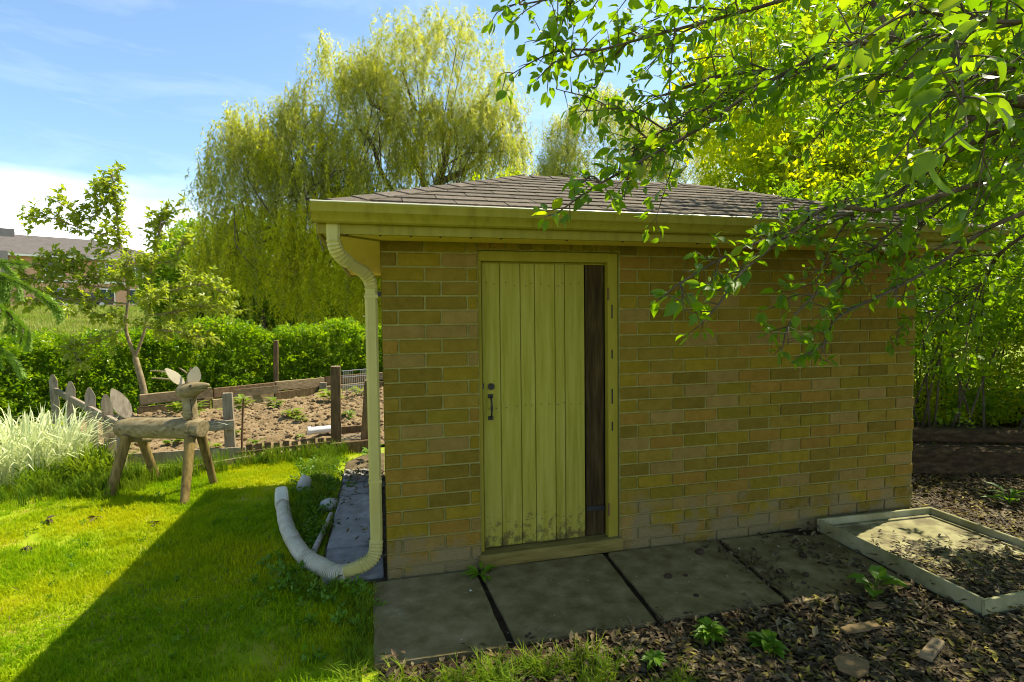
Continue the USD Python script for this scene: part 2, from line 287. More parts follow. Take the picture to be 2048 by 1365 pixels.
def instancer(name, protos, material, P, Q, S, parent=None, **k):
    """protos: list of (v, f) meshes; the copies stand at P with quaternions Q and scales S."""
    pp = parent.path if parent else '/World'; n = numbered(pp, name); path = f'{pp}/{n}'
    P = np.asarray(P, float) - (parent.base if parent else 0)
    pi = UsdGeom.PointInstancer.Define(stage, path); targets = []
    UsdGeom.Scope.Define(stage, path + '/prototypes')
    for i, (v, f) in enumerate(protos):
        usdkit.mesh(stage, f'{path}/prototypes/sprig_{i:03d}', (v, f), material, False); targets.append(Sdf.Path(f'{path}/prototypes/sprig_{i:03d}'))
    pi.CreatePrototypesRel().SetTargets(targets)
    m = len(P); S = np.asarray(S, float); S = np.repeat(S[:, None], 3, 1) if S.ndim == 1 else S
    pi.CreateProtoIndicesAttr(Vt.IntArray.FromNumpy(np.random.default_rng(m).integers(0, len(protos), m).astype(np.int32)))
    pi.CreatePositionsAttr(Vt.Vec3fArray.FromNumpy(P.astype(np.float32)))
    pi.CreateOrientationsAttr(Vt.QuathArray([Gf.Quath(float(a), float(b), float(c), float(d)) for a, b, c, d in Q]))
    pi.CreateScalesAttr(Vt.Vec3fArray.FromNumpy(S.astype(np.float32)))
    tag(pi, k.get('label'), k.get('cat'), k.get('group'), k.get('kind'))
    return pi
def zquat(a): o = np.zeros((len(a), 4)); o[:, 0] = np.cos(a / 2); o[:, 3] = np.sin(a / 2); return o
def grass_patch(n, rad, h0, h1, w, seed, lean=.5):
    r = np.random.default_rng(seed); ang = r.uniform(0, 2 * np.pi, n); rr = rad * np.sqrt(r.uniform(0, 1, n))
    P = np.stack([rr * np.cos(ang), rr * np.sin(ang), np.zeros(n)], 1); h = r.uniform(h0, h1, n); a2 = r.uniform(0, 2 * np.pi, n)
    L = np.stack([np.cos(a2), np.sin(a2), np.zeros(n)], 1); S = np.stack([-np.sin(a2 + r.normal(0, .8, n)), np.cos(a2), np.zeros(n)], 1); k = (lean * r.uniform(.2, 1.3, n))[:, None]
    hh = h[:, None]; up = np.array([0, 0, 1.0])
    w = (w * r.uniform(.7, 1.2, n))[:, None]
    b0, b1 = P - S * w / 2, P + S * w / 2; m = P + up * hh * .6 + L * hh * k * .3; m0, m1 = m - S * w * .4, m + S * w * .4
    t = P + up * hh * (1 - .25 * k) + L * hh * k
    V = np.stack([b0, b1, m0, m1, t], 1)
    F = np.array([(0, 1, 3), (0, 3, 2), (2, 3, 4)])
    return V.reshape(-1, 3), (F[None] + (np.arange(n) * 5)[:, None, None]).reshape(-1, 3)
def shell_points(n, fn, r=rng):
    out = []
    while sum(map(len, out)) < n: out.append(fn(n, r))
    return np.vstack(out)[:n]

# ------------------------------------------------------------------ terrain
def ground_z(x, y):
    d = np.hypot(np.asarray(x) + 0.0, np.asarray(y) + 3.2)
    t = np.clip((d - 16) / 46, 0, 1); rise = 3.0 * (t * t * (3 - 2 * t))
    return rise * np.clip((12 - np.asarray(x)) / 24, .35, 1)
def sheet(xs, ys, zf, name, mtl, **k):
    X, Y = np.meshgrid(xs, ys, indexing='ij'); Z = zf(X, Y); nx, ny = X.shape
    i, j = np.meshgrid(np.arange(nx - 1), np.arange(ny - 1), indexing='ij'); a = i * ny + j
    q = np.stack([a, a + ny, a + ny + 1, a + 1], -1).reshape(-1, 4)
    return MB().add(np.stack([X, Y, Z], -1).reshape(-1, 3), q).build(name, MATS[mtl], None, True, **k)
def grid(a, b, near, far, c=0.0):
    g = [c]; s = near
    while g[-1] < b: g.append(g[-1] + s); s = min(far, s * 1.12)
    h = [c]; s = near
    while h[-1] > a: h.append(h[-1] - s); s = min(far, s * 1.12)
    return np.array(sorted(set(h + g)))
sheet(grid(-220, 220, .5, 12), grid(-60, 320, .5, 12), lambda x, y: ground_z(x, y) - .012, 'ground', 'far_meadow', kind='structure', label='rising ground with meadow behind the garden')
def patch(poly, zf, name, mtl, step=.1, **k_):
    x0, y0, x1, y1 = poly.bounds; rp = np.random.default_rng(len(name)); dx = step * 1.2
    X, Y = np.meshgrid(np.arange(x0, x1, dx), np.arange(y0, y1, dx)); X = X.ravel() + rp.uniform(-.2, .2, X.size) * dx; Y = Y.ravel() + rp.uniform(-.2, .2, Y.size) * dx
    k = contains_xy(poly.buffer(-dx * .4), X, Y); E2 = np.array(poly.segmentize(dx).exterior.coords)[:-1]; v2 = np.vstack([np.c_[X[k], Y[k]], E2])
    f = Delaunay(v2).simplices; c = v2[f].mean(1); f = f[contains_xy(poly, c[:, 0], c[:, 1])]
    a, b, c = v2[f[:, 0]], v2[f[:, 1]], v2[f[:, 2]]; fl = ((b - a)[:, 0] * (c - a)[:, 1] - (b - a)[:, 1] * (c - a)[:, 0]) < 0; f[fl] = f[fl][:, ::-1]
    return MB().add(np.c_[v2, zf(v2[:, 0], v2[:, 1])], f).build(name, MATS[mtl], None, True, **k_)
def nz(x, y, s, seed=0): return meshkit.fbm(np.stack([np.asarray(x) * s, np.asarray(y) * s, np.zeros_like(np.asarray(x, float))], -1), 4, seed) - .5
lawn_poly = Polygon([(-9, -7), (.5, -7), (.45, -1.35), (.22, -1.05), (-.05, -.95), (-.05, -.02), (-.42, .02), (-.42, 2.9), (-.2, 3.25), (-1.6, 3.15), (-2.9, 3.2), (-6.5, 6.2), (-9, 5)])
patch(lawn_poly, lambda x, y: .006 + .02 * nz(x, y, 1.5, 3) * np.clip(-(x + .5), 0, 1), 'lawn', 'lawn_soil', .2, kind='structure', label='mown lawn ground left of the shed')
litter_poly = Polygon([(-.05, -.93), (.22, -1.03), (.45, -1.33), (.5, -6.9), (12, -7), (12, 8), (4.35, 8), (4.1, 2.4), (4.1, -.0), (3.9, -.01), (-.05, -.01)])
def litter_z(x, y): return .004 + .03 * np.clip(nz(x, y, 2.2, 5) + .3, 0, 1) * np.clip((x - 2.2) * 1.5, .12, 1) + np.where(y < -.95, .012, np.where((x < 3.03) & (y > -.9), .020, 0))
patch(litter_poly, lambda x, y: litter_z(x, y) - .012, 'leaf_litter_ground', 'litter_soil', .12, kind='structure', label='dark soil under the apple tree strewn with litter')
strip_poly = Polygon([(-.42, .03), (-.005, .03), (-.005, 3.2), (-.2, 3.25), (-.42, 2.9)])
patch(strip_poly, lambda x, y: .004 + 0 * x, 'side_strip_ground', 'strip_soil', .1, kind='structure')
bed_poly = Polygon([(-2.75, 3.48), (-1.5, 3.42), (-.1, 3.55), (1.5, 3.9), (2.2, 8.9), (-.3, 8.55), (-1.8, 7.6), (-3.7, 6.35), (-4.9, 6.4)])
def bed_z(x, y):
    e = np.clip((y - 3.5) / .8, 0, 1); far = np.clip((y - 3.5) / 5, 0, 1)
    return .02 + e * (.10 + -.02 * far + .20 * nz(x, y, 1.1, 11) + .12 * nz(x, y, 4.0, 12) + .07 * nz(x, y, 9.0, 13) + .05 * nz(x, y, 22.0, 14))
patch(bed_poly, bed_z, 'vegetable_bed_soil', 'soil', .032, kind='structure', label='dug brown soil of the vegetable bed')

# ------------------------------------------------------------------ shed
shed = thing('brick_shed', (0, 0, 0), 'low yellow brick garden shed with brown shingle hip roof and plank door', 'shed')
L, DEP, HW = 3.967, 2.30, 2.07
wall = thing('wall', (0, 0, 0), parent=shed)
core = MB()
ox0, ox1, oz1 = .575, 1.515, 2.005
core.box(((.003 + ox0) / 2, .055, HW / 2), (ox0 - .003, .098, HW)); core.box(((ox1 + L - .003) / 2, .055, HW / 2), (L - .003 - ox1, .098, HW))
core.box(((ox0 + ox1) / 2, .056, (oz1 + HW) / 2), (ox1 - ox0, .096, HW - oz1))
core.box((.052, (.104 + DEP) / 2, HW / 2), (.098, DEP - .104, HW)); core.box((L - .052, (.104 + DEP) / 2, HW / 2), (.098, DEP - .104, HW))
core.box((L / 2, DEP - .052, HW / 2), (L - .204, .098, HW))
core.build('mortar', MATS['mortar'], wall)
COURSE, BL, BH = .0862, .257, .0765
bricks = []
def brick_row(x0, x1, z, off):
    out = []; x = x0 - off
    while x < x1 - .01:
        a, b = max(x, x0), min(x + BL - .0105, x1)
        if b - a > .03: out.append((a, b, z))
        x += BL
    return out
for c in range(24):
    z = .004 + c * COURSE
    off = (BL * .62 if c % 2 == 0 else 0.0)
    bricks += brick_row(0, ox0 - .004, z, off + .0)
    bricks += brick_row(ox1 + .004, L, z, (BL * .5 if c % 2 else 0.04))
bricks = [(a, b, z, z + BH) for a, b, z in bricks if z + BH < HW + .01]
x = ox0 + .005
while x < ox1 - .03:
    bricks.append((x, min(x + .077, ox1 - .005), oz1 + .003, HW - .004)); x += .087
def brick_mb(a, b, z0, z1, r=rng):
    w, h = b - a, z1 - z0; pr = r.uniform(-.0025, .0025)
    return MB().box(((a + b) / 2, .012 + pr + .001, (z0 + z1) / 2), (w, .03, h), rotz(r.normal(0, .003)), .004, .0012)
def brick_dist(b): return np.linalg.norm(np.array([(b[0] + b[1]) / 2, 0, (b[2] + b[3]) / 2]) - CAM) / math.sqrt((b[1] - b[0]) * (b[3] - b[2])) * 1.0
order = sorted(range(len(bricks)), key=lambda i: brick_dist(bricks[i]))
PW = np.array([.27, .20, .15, .12, .16, .10])
rest = [MB() for _ in BRICKS]
for k, i in enumerate(order):
    m = int(rng.choice(6, p=PW))
    if k < 298: brick_mb(*bricks[i]).build('brick', BRICKS[m], wall)
    else: (lambda q: rest[m].add(*q.arrays()))(brick_mb(*bricks[i]))
# the side and back walls: bricks joined
for side in range(3):
    n0 = DEP if side < 2 else L
    for c in range(24):
        z = .004 + c * COURSE
        if z + BH > HW + .01: continue
        for a, b, z in brick_row(.035, n0 - (.002 if side < 2 else .035), z, BL * .5 if c % 2 else .02):
            m = int(rng.choice(6, p=PW)); w = b - a
            if side == 0: rest[m].box((.0125, (a + b) / 2, z + BH / 2), (.029, w, BH), ch=.004)
            elif side == 1: rest[m].box((L - .0125, (a + b) / 2, z + BH / 2), (.029, w, BH), ch=.004)
            else: rest[m].box(((a + b) / 2, DEP - .0125, z + BH / 2), (w, .029, BH), ch=.004)
for m, q in enumerate(rest):
    if q.n: q.build('remaining_bricks', BRICKS[m], wall, kind='stuff')
# door frame, door
fr = MB()
fr.box((.588, .062, 1.055), (.024, .07, 1.89), ch=.003); fr.box((1.476, .058, 1.055), (.070, .078, 1.89), ch=.004)
fr.box(((ox0 + ox1) / 2, .0605, 1.971), (ox1 - ox0 - .006, .073, .064), ch=.004)
fr.box((1.447, .088, 1.05), (.012, .03, 1.86)); fr.box((1.02, .088, 1.933), (.84, .03, .012))
frame = fr.build('door_frame', MATS['trim_paint'], shed)
for zc, hh in ((1.62, .09), (1.34, .06), (1.06, .10), (.86, .06)): MB().box((1.468, .0185, zc), (.009, .004, hh)).build('hinge_mortise', MATS['dark_gap'], frame)
door = thing('door', (.607, .06, .115), parent=shed)
edges = [.607, .725, .859, .954, 1.090, 1.157, 1.294]
for a, b in zip(edges, edges[1:]):
    MB().box(((a + b) / 2, .076 + rng.uniform(-.0015, .0015), (.117 + 1.930) / 2), (b - a - .0035, .024, 1.813), ch=.003).build('plank', MATS['door_paint'], door)
MB().box((1.02, .105, 1.02), (.84, .012, 1.83)).build('back_panel', MATS['dark_gap'], door)
MB().box((1.368, .080, 1.022), (.132, .024, 1.81), ch=.004).build('weathered_board', MATS['dark_board'], door, label='dark bare weathered board along the hinge side of the door')
lk = MB(); lk.tm(trimesh.creation.cylinder(.021, .012, sections=24), np.block([[rotx(math.pi / 2), np.array([[.661], [.058], [1.153]])], [np.zeros((1, 3)), np.ones((1, 1))]]))
lk.tm(trimesh.creation.cylinder(.011, .02, sections=16), np.block([[rotx(math.pi / 2), np.array([[.661], [.054], [1.153]])], [np.zeros((1, 3)), np.ones((1, 1))]])); lk.build('lock', MATS['black_iron'], door, 30)
hd = MB()
for z in (1.092, .952): hd.box((.656, .061, z), (.034, .006, .026), ch=.002)
hd.tube(spline([(.656, .056, 1.088), (.656, .030, 1.068), (.656, .022, 1.02), (.656, .030, .976), (.656, .056, .956)], 5), [.006] * 9 + [.009] * 3 + [.006] * 9, 8); hd.build('handle', MATS['black_iron'], door, 40)
dn = MB()
for a, b in zip(edges, edges[1:]):
    for zz in (.27, 1.02, 1.80):
        for fx_ in (.28, .72): dn.box((a + (b - a) * fx_ + rng.normal(0, .004), .0632, zz + rng.normal(0, .008)), (.007, .004, .007), ch=.001)
dn.build('nail_heads', MATS['rust'], door, kind='stuff')
MB().box((.606, .056, 1.158), (.012, .02, .035)).build('latch', MATS['black_iron'], door)
st = MB(); st.bar((1.305, .064, .305), (1.436, .064, .300), .008, .034, ch=.002); st.build('strap_hinge', MATS['black_iron'], door)
hi = MB()
for z in (.302, 1.735): hi.tube([(1.443, .022, z - .042), (1.443, .022, z + .042)], .007, 8)
hi.build('hinge_pins', MATS['rust'], door)
sl = MB(); sl.bar((.560, .035, .066), (1.528, .035, .072), .125, .084, ch=.008, jit=.002); sl.build('threshold', MATS['sill_wood'], shed)
# eaves: fascia, soffit, gutter
EX0, EX1, EY0, EY1 = -.315, L + .315, -.29, DEP + .29
fa = MB(); fa.box(((EX0 + EX1) / 2, EY0, 2.095), (EX1 - EX0, .022, .125), ch=.002); fa.build('fascia', MATS['beige_metal'], shed)
fa = MB(); fa.box((EX0, (EY0 + EY1) / 2 + .012, 2.095), (.022, EY1 - EY0 - .024, .125), ch=.002); fa.build('fascia', MATS['beige_metal'], shed)
fa = MB(); fa.box((EX1, (EY0 + EY1) / 2 + .012, 2.095), (.022, EY1 - EY0 - .024, .125), ch=.002); fa.build('fascia', MATS['beige_metal'], shed)
fa = MB(); fa.box(((EX0 + EX1) / 2, EY1, 2.095), (EX1 - EX0, .022, .125), ch=.002); fa.build('fascia', MATS['beige_metal'], shed)
SZ = 2.052
for nm, (x0, y0, x1, y1) in dict(a=(EX0 + .012, EY0 + .012, EX1 - .012, -.004), b=(EX0 + .012, .0, -.004, DEP + .0), c=(L + .004, .0, EX1 - .012, DEP), d=(EX0 + .012, DEP + .004, EX1 - .012, EY1 - .012)).items():
    MB().box(((x0 + x1) / 2, (y0 + y1) / 2, SZ), (x1 - x0, y1 - y0, .012)).build('soffit', MATS['soffit'], shed)
mi = MB(); mi.bar((EX0 + .02, EY0 + .02, SZ - .009), (-.002, -.002, SZ - .009), .03, .006); mi.build('soffit_seam', MATS['trim_paint'], shed)
nl = MB()
for xx_ in (-.17, .0, .16, .32, .49, .66, 1.05, 1.4, 1.9): nl.box((xx_, EY0 + .004, 2.034), (.012, .018, .014), ch=.003)
nl.build('nail_heads', MATS['dark_gap'], shed)
gp = [(-.302, 2.084), (-.335, 2.082), (-.350, 2.090), (-.356, 2.105), (-.372, 2.122), (-.388, 2.132), (-.392, 2.160), (-.396, 2.168), (-.396, 2.178), (-.384, 2.180), (-.378, 2.174)]
inner = [(-.380, 2.168), (-.380, 2.136), (-.364, 2.124), (-.349, 2.106), (-.343, 2.094), (-.332, 2.088), (-.306, 2.090), (-.306, 2.172), (-.302, 2.172)]
gm = extrude(Polygon(gp + inner), 'x', -.335, L + .335)
cap = Polygon([(-.302, 2.084), (-.335, 2.082), (-.350, 2.090), (-.356, 2.105), (-.372, 2.122), (-.388, 2.132), (-.392, 2.160), (-.396, 2.176), (-.302, 2.176)])
extrude(cap, 'x', -.3375, -.3352, gm); extrude(cap, 'x', L + .3352, L + .3375, gm)
gm.build('gutter', MATS['beige_metal'], shed, 25)
lip = MB(); lip.tube([(-.337, -.391, 2.1805), (L + .337, -.391, 2.1805)], .0045, 6); lip.build('gutter_lip', MATS['white_metal'], shed)
gj = MB()
extrude(Polygon([(-.300, 2.080), (-.337, 2.078), (-.354, 2.088), (-.360, 2.104), (-.376, 2.120), (-.3925, 2.130), (-.3965, 2.160), (-.4005, 2.176), (-.393, 2.176), (-.389, 2.160), (-.385, 2.135), (-.372, 2.1255), (-.355, 2.108), (-.349, 2.093), (-.335, 2.0845), (-.300, 2.0865)]), 'x', 2.02, 2.11, gj); gj.build('gutter_joint', MATS['beige_metal'], shed, 25)
# roof
RX0, RX1, RY0, RY1, RZ0, SL = -.325, L + .325, -.355, DEP + .325, 2.166, .40
half = (RY1 - RY0) / 2; RIDGE = RZ0 + half * SL; cs = 1 / math.hypot(1, SL); sn = SL * cs
roof = thing('roof', (0, 0, RZ0), parent=shed)
A, B, C, D = (RX0, RY0), (RX1, RY0), (RX1, RY1), (RX0, RY1); E_, F_ = (RX0 + half, RY0 + half), (RX1 - half, RY0 + half)
dk = MB(); top = np.array([(*A, RZ0), (*B, RZ0), (*C, RZ0), (*D, RZ0), (*E_, RIDGE), (*F_, RIDGE)]); low = top - [0, 0, .018]
dk.add(np.vstack([top, low]), [(0, 1, 5), (0, 5, 4), (1, 2, 5), (2, 3, 4), (2, 4, 5), (3, 0, 4), (6, 11, 7), (6, 10, 11), (7, 11, 8), (8, 10, 9), (8, 11, 10), (9, 10, 6), (0, 6, 7), (0, 7, 1), (1, 7, 8), (1, 8, 2), (2, 8, 9), (2, 9, 3), (3, 9, 6), (3, 6, 0)])
dk.build('deck', MATS['dark_gap'], roof)
EXPO, TAB = .142, .30
SLEN = half / cs
def slope_tabs(width):
    """tabs in slope coordinates: u along the eave (0..width), s up the slope"""
    out = []; rows = int(math.ceil(SLEN / EXPO))
    for rI in range(rows):
        s0 = rI * EXPO - (.018 if rI == 0 else 0); s1 = min((rI + 1) * EXPO + .03, SLEN)
        trap = Polygon([(-.006, -.03), (width + .006, -.03), (width - half, SLEN), (half, SLEN)]) if width > 2 * half + .01 else Polygon([(-.006, -.03), (width + .006, -.03), (width / 2, SLEN)])
        u = -TAB * (rI % 3) / 3 - .05
        while u < width:
            g = sbox(u, s0 + rng.uniform(-.004, .004), u + TAB - .006, s1).intersection(trap)
            if g.area > .003 and g.geom_type == 'Polygon': out.append((rI, s0, s1, g))
            u += TAB
    return out
def tab_mesh(g, s0, s1, org, ux, up, nrm):
    m = trimesh.creation.extrude_polygon(g, 1.0, engine='earcut'); v = np.array(m.vertices)
    t = (v[:, 1] - s0) / (s1 - s0)
    h = np.where(v[:, 2] > .5, .0125 - .009 * t + rng.uniform(-.0008, .0015), .0042 - .003 * t)
    P = np.asarray(org) + v[:, :1] * ux + v[:, 1:2] * up + h[:, None] * nrm
    return P, np.array(m.faces)
W_ = RX1 - RX0; D_ = RY1 - RY0
faces = [((RX0, RY0, RZ0), (1, 0, 0), (0, cs, sn), W_, 'own'), ((RX0, RY1, RZ0), (0, -1, 0), (cs, 0, sn), D_, 'own'), ((RX1, RY0, RZ0), (0, 1, 0), (-cs, 0, sn), D_, 'stuff'), ((RX1, RY1, RZ0), (-1, 0, 0), (0, -cs, sn), W_, 'stuff')]
stuff = MB()
for org, ux, up, wd, how in faces:
    ux, up = np.array(ux, float), np.array(up, float); nn = np.cross(ux, up)
    for rI, s0, s1, g in slope_tabs(wd):
        P, f = tab_mesh(g, s0, s1, org, ux, up, nn)
        if how == 'own': MB().add(P, f).build('shingle', MATS['shingle'], roof)
        else: stuff.add(P, f)
stuff.build('remaining_shingles', MATS['shingle'], roof, kind='stuff')
def caps(a, b, na, nb, n):
    a, b = np.asarray(a, float), np.asarray(b, float); a = a + (b - a) * .045; d = (b - a) / n; ud = unit(d)
    sa, sb = unit(np.cross(na, ud)), unit(np.cross(nb, ud))
    if sa @ (np.asarray(na) - np.asarray(nb)) < 0: sa = -sa
    if sb @ (np.asarray(nb) - np.asarray(na)) < 0: sb = -sb
    for i in range(n):
        p, q = a + d * i - ud * .01, a + d * (i + 1) + ud * .02; V = []
        for pt, h in ((p, .024), (q, .016)):
            c = pt + np.array([0, 0, h])
            for s, nx_ in ((sa, na), (None, None), (sb, nb)): V.append(c + (s * .11 - unit(nx_) * 0.004 if s is not None else 0))
        V = np.array(V); Wd = V - [0, 0, .006]
        f = [(0, 1, 4), (0, 4, 3), (1, 2, 5), (1, 5, 4), (6, 10, 7), (6, 9, 10), (7, 11, 8), (7, 10, 11), (0, 7, 1), (0, 6, 7), (1, 8, 2), (1, 7, 8), (0, 3, 9), (0, 9, 6), (2, 8, 11), (2, 11, 5), (3, 4, 10), (3, 10, 9), (4, 5, 11), (4, 11, 10)]
        MB().add(np.vstack([V, Wd]), f).build('hip_cap', MATS['shingle'], roof)
nF, nL, nR, nB = (0, -sn, cs), (-sn, 0, cs), (sn, 0, cs), (0, sn, cs)
caps((*A, RZ0), (*E_, RIDGE), nF, nL, 12); caps((*D, RZ0), (*E_, RIDGE), nB, nL, 12); caps((*E_, RIDGE), (*F_, RIDGE), nF, nB, 9); caps((*B, RZ0), (*F_, RIDGE), nF, nR, 12)
# downspout with elbows and flexible hose
def rect_pipe(pts, w, d, mb, ribs=None, up=(0, 1, 0), rib=.0055):
    p = np.asarray(pts, float); n = len(p); t = np.gradient(p, axis=0); t = unit(t); a = unit(np.cross(t, up)); b = np.cross(a, t)
    c = []
    for hx, hy in ((-.5, -.32), (-.32, -.5), (.32, -.5), (.5, -.32), (.5, .32), (.32, .5), (-.32, .5), (-.5, .32)): c.append((hx, hy))
    c = np.array(c); V = []
    for i in range(n):
        k = 1 + (rib / w * 2 if ribs is not None and ribs[i] else 0)
        V.append(p[i] + (c[:, :1] * w * k) * a[i] + (c[:, 1:] * d * k) * b[i])
    V = np.array(V).reshape(-1, 3); m = len(c); i, j = np.meshgrid(np.arange(n - 1), np.arange(m), indexing='ij')
    q = np.stack([i * m + j, i * m + (j + 1) % m, (i + 1) * m + (j + 1) % m, (i + 1) * m + j], -1).reshape(-1, 4)
    mb.add(V, q)
dsp = thing('downspout', (-.06, .02, 0), parent=shed)
ds = MB(); rect_pipe([(-.238, -.285, 2.092), (-.238, -.285, 2.02)], .068, .05, ds); ds.build('outlet', MATS['downspout_paint'], dsp)
el = spline([(-.238, -.285, 2.035), (-.236, -.28, 1.985), (-.215, -.24, 1.935), (-.165, -.15, 1.895), (-.095, -.04, 1.855), (-.062, .02, 1.80), (-.060, .026, 1.735)], 7)
ds = MB(); rect_pipe(el, .064, .048, ds, [1 if (i % 2 and (4 < i < 20 or 26 < i < 40)) else 0 for i in range(len(el))]); ds.build('elbow', MATS['downspout_paint'], dsp, 30)
ds = MB(); rect_pipe([(-.060, .026, 1.745), (-.060, .026, .30)], .072, .052, ds)
for dx in (-.02, 0, .02): ds.box((-.060 + dx, -.0005, 1.02), (.006, .003, 1.42))
ds.build('pipe', MATS['downspout_paint'], dsp, 30)
for z in (.62, 1.72): MB().box((-.060, .026, z), (.078, .058, .022), ch=.002).build('collar', MATS['downspout_paint'], dsp)
for z in (.60, 1.735): MB().box((-.016, .03, z), (.026, .03, .03)).build('strap', MATS['black_iron'], dsp)
el = spline([(-.060, .026, .315), (-.062, .026, .25), (-.072, .028, .18), (-.105, .03, .135), (-.17, .03, .105), (-.26, .03, .085)], 7)
ds = MB(); rect_pipe(el, .07, .052, ds, [1 if (i % 2 and 5 < i < 28) else 0 for i in range(len(el))], up=(0, 1, 0)); ds.build('elbow', MATS['downspout_paint'], dsp, 30)
hp = spline([(-.235, .03, .075), (-.31, .075, .064), (-.40, .20, .06), (-.53, .40, .06), (-.66, .75, .06), (-.745, 1.05, .06), (-.80, 1.30, .06), (-.832, 1.44, .062)], 27)
def hose_radius(i): return .053 - (.013 if i % 3 == 0 else 0) * (1.0 if i < 112 else .6) + .0012 * math.sin(i * .37)
hm = MB(); hm.tube(hp, [hose_radius(i) * 1.0 for i in range(len(hp))], 18)
hm.build('flexible_hose', MATS['hose'], dsp, 50)
en = MB(); rect_pipe(spline([(-.828, 1.42, .062), (-.852, 1.53, .067), (-.872, 1.64, .072), (-.895, 1.76, .080)], 4), .098, .088, en, [0, 0, 1, 0, 1, 0, 1, 0, 0, 1, 0, 0, 0], up=(0, 0, 1)); en.build('hose_end', MATS['white_metal'], dsp, 30)

# ------------------------------------------------------------------ paving
path = thing('path', (0, 0, 0), kind='structure', label='row of square concrete slabs before the shed')
for a0, b0, a1, b1, yb in ((-.085, .525, -.07, .55, -.835), (.555, 1.375, .590, 1.325, -.825), (1.41, 2.215, 1.365, 2.10, -.82), (2.25, 3.02, 2.14, 2.95, -.86)):
    pl = Polygon([(a0, -.035), (b0, -.03), (b1, yb), (a1, yb + .01)])
    pl = pl.buffer(-.014).buffer(.014, quad_segs=3).simplify(.001).segmentize(.03); cc = np.array(pl.exterior.coords)[:-1]; ctr = cc.mean(0); dv = unit(cc - ctr)
    cc = cc - dv * (.012 * np.clip(meshkit.fbm(np.c_[cc * 9, np.zeros(len(cc))], 3, 17) - .42, 0, 1) * 4 * .35)[:, None]
    v, f = extrude(Polygon(cc).buffer(0), 'z', -.03, .030 + rng.uniform(-.003, .003)).arrays(); v = v + np.c_[0 * v[:, :2], (v[:, :1] - ctr[0]) * rng.normal(0, .004) + (v[:, 1:2] - ctr[1]) * rng.normal(0, .006)]; q = MB().add(v, f)
    q.build('paving_slab', MATS['concrete'], path)
sp = thing('side_path', (-.2, 1.3, 0), kind='structure', label='grey slate tiles laid beside the downspout wall')
ys = [.05, .50, .88, 1.22, 1.62, 2.02, 2.45]
for i, (y0, y1) in enumerate(zip(ys, ys[1:])):
    R = rotx(rng.normal(0, .02)) @ roty(rng.normal(0, .02)) @ rotz(rng.normal(0, .02))
    MB().box((-.215 + rng.uniform(-.01, .01), (y0 + y1) / 2, .022 + .004 * (i % 2)), (.36, y1 - y0 - .008, .026), R, .005, .003).build('slate_tile', MATS['slate'], sp)

# ------------------------------------------------------------------ wooden deer
deer = thing('wooden_deer', (-2.02, 2.33, 0), 'rustic deer figure built of logs with stick antlers and leaf shaped ears on the lawn', 'garden figure')
ba, bb = np.array([-2.43, 2.53, .585]), np.array([-1.66, 2.13, .612]); bd = unit(bb - ba); bside = unit(np.cross(bd, [0, 0, 1.0]))   # bside points towards the viewer's right-front
def log_mesh(a, b, ra, rb, sides=20, n=14, wob=.03, seed=1, ends=.75, flat=None):
    """a log: wobbly tube with worn rounded ends; flat = strength of hewn flat sides"""
    t = np.concatenate([[0, .004], np.linspace(.02, .98, n), [.996, 1]]); p = a + (b - a) * t[:, None]
    r = ra + (rb - ra) * t; r[0] *= ends * .85; r[1] *= ends + .12; r[-1] *= ends * .85; r[-2] *= ends + .12
    v, f = tube(p, r, sides, True); c = np.repeat(p, sides, 0); m = len(c); d = v[:m] - c
    ax = unit(b - a); s1 = unit(np.cross(ax, [0.1, .05, 1.0])); s2 = np.cross(ax, s1); ang = np.arctan2(d @ s2, d @ s1)
    k = 1 + wob * (meshkit.noise(np.stack([np.cos(ang) * 1.5 + seed, np.sin(ang) * 1.5, np.repeat(t, sides) * 4], -1), seed) - .5) * 2
    if flat: k = k * (1 - flat * (1 - np.maximum(np.abs(np.cos(ang * 2)), np.abs(np.sin(ang * 2))) ** .7))
    v[:m] = c + d * k[:, None]; return MB().add(v, f)
log_mesh(ba, bb, .096, .098, seed=3, flat=.12).build('body', MATS['deer_wood'], deer, 40)
log_mesh(bb - bd * .075 + [0, 0, .012], bb + bd * .07 + [0, 0, .0], .095, .075, n=10, seed=5, ends=.6).build('chest', MATS['deer_wood'], deer, 50)
nb_, nt_ = bb - bd * .06 + [0, 0, .09], bb - bd * .075 + [0, 0, .285]
nk = log_mesh(nb_, nt_, .062, .060, seed=7, wob=.02, ends=.9).build('neck', MATS['deer_wood'], deer, 40)
fv = unit(CAM - nb_); fv[2] = 0; fv = unit(fv); sd = np.cross([0, 0, 1.0], fv)
cr_ = MB(); cr_.bar(nb_ + fv * .0585 + sd * .012 + [0, 0, .02], nt_ + fv * .0575 + sd * .010 - [0, 0, .01], .006, .006); cr_.build('crack', MATS['dark_gap'], nk)
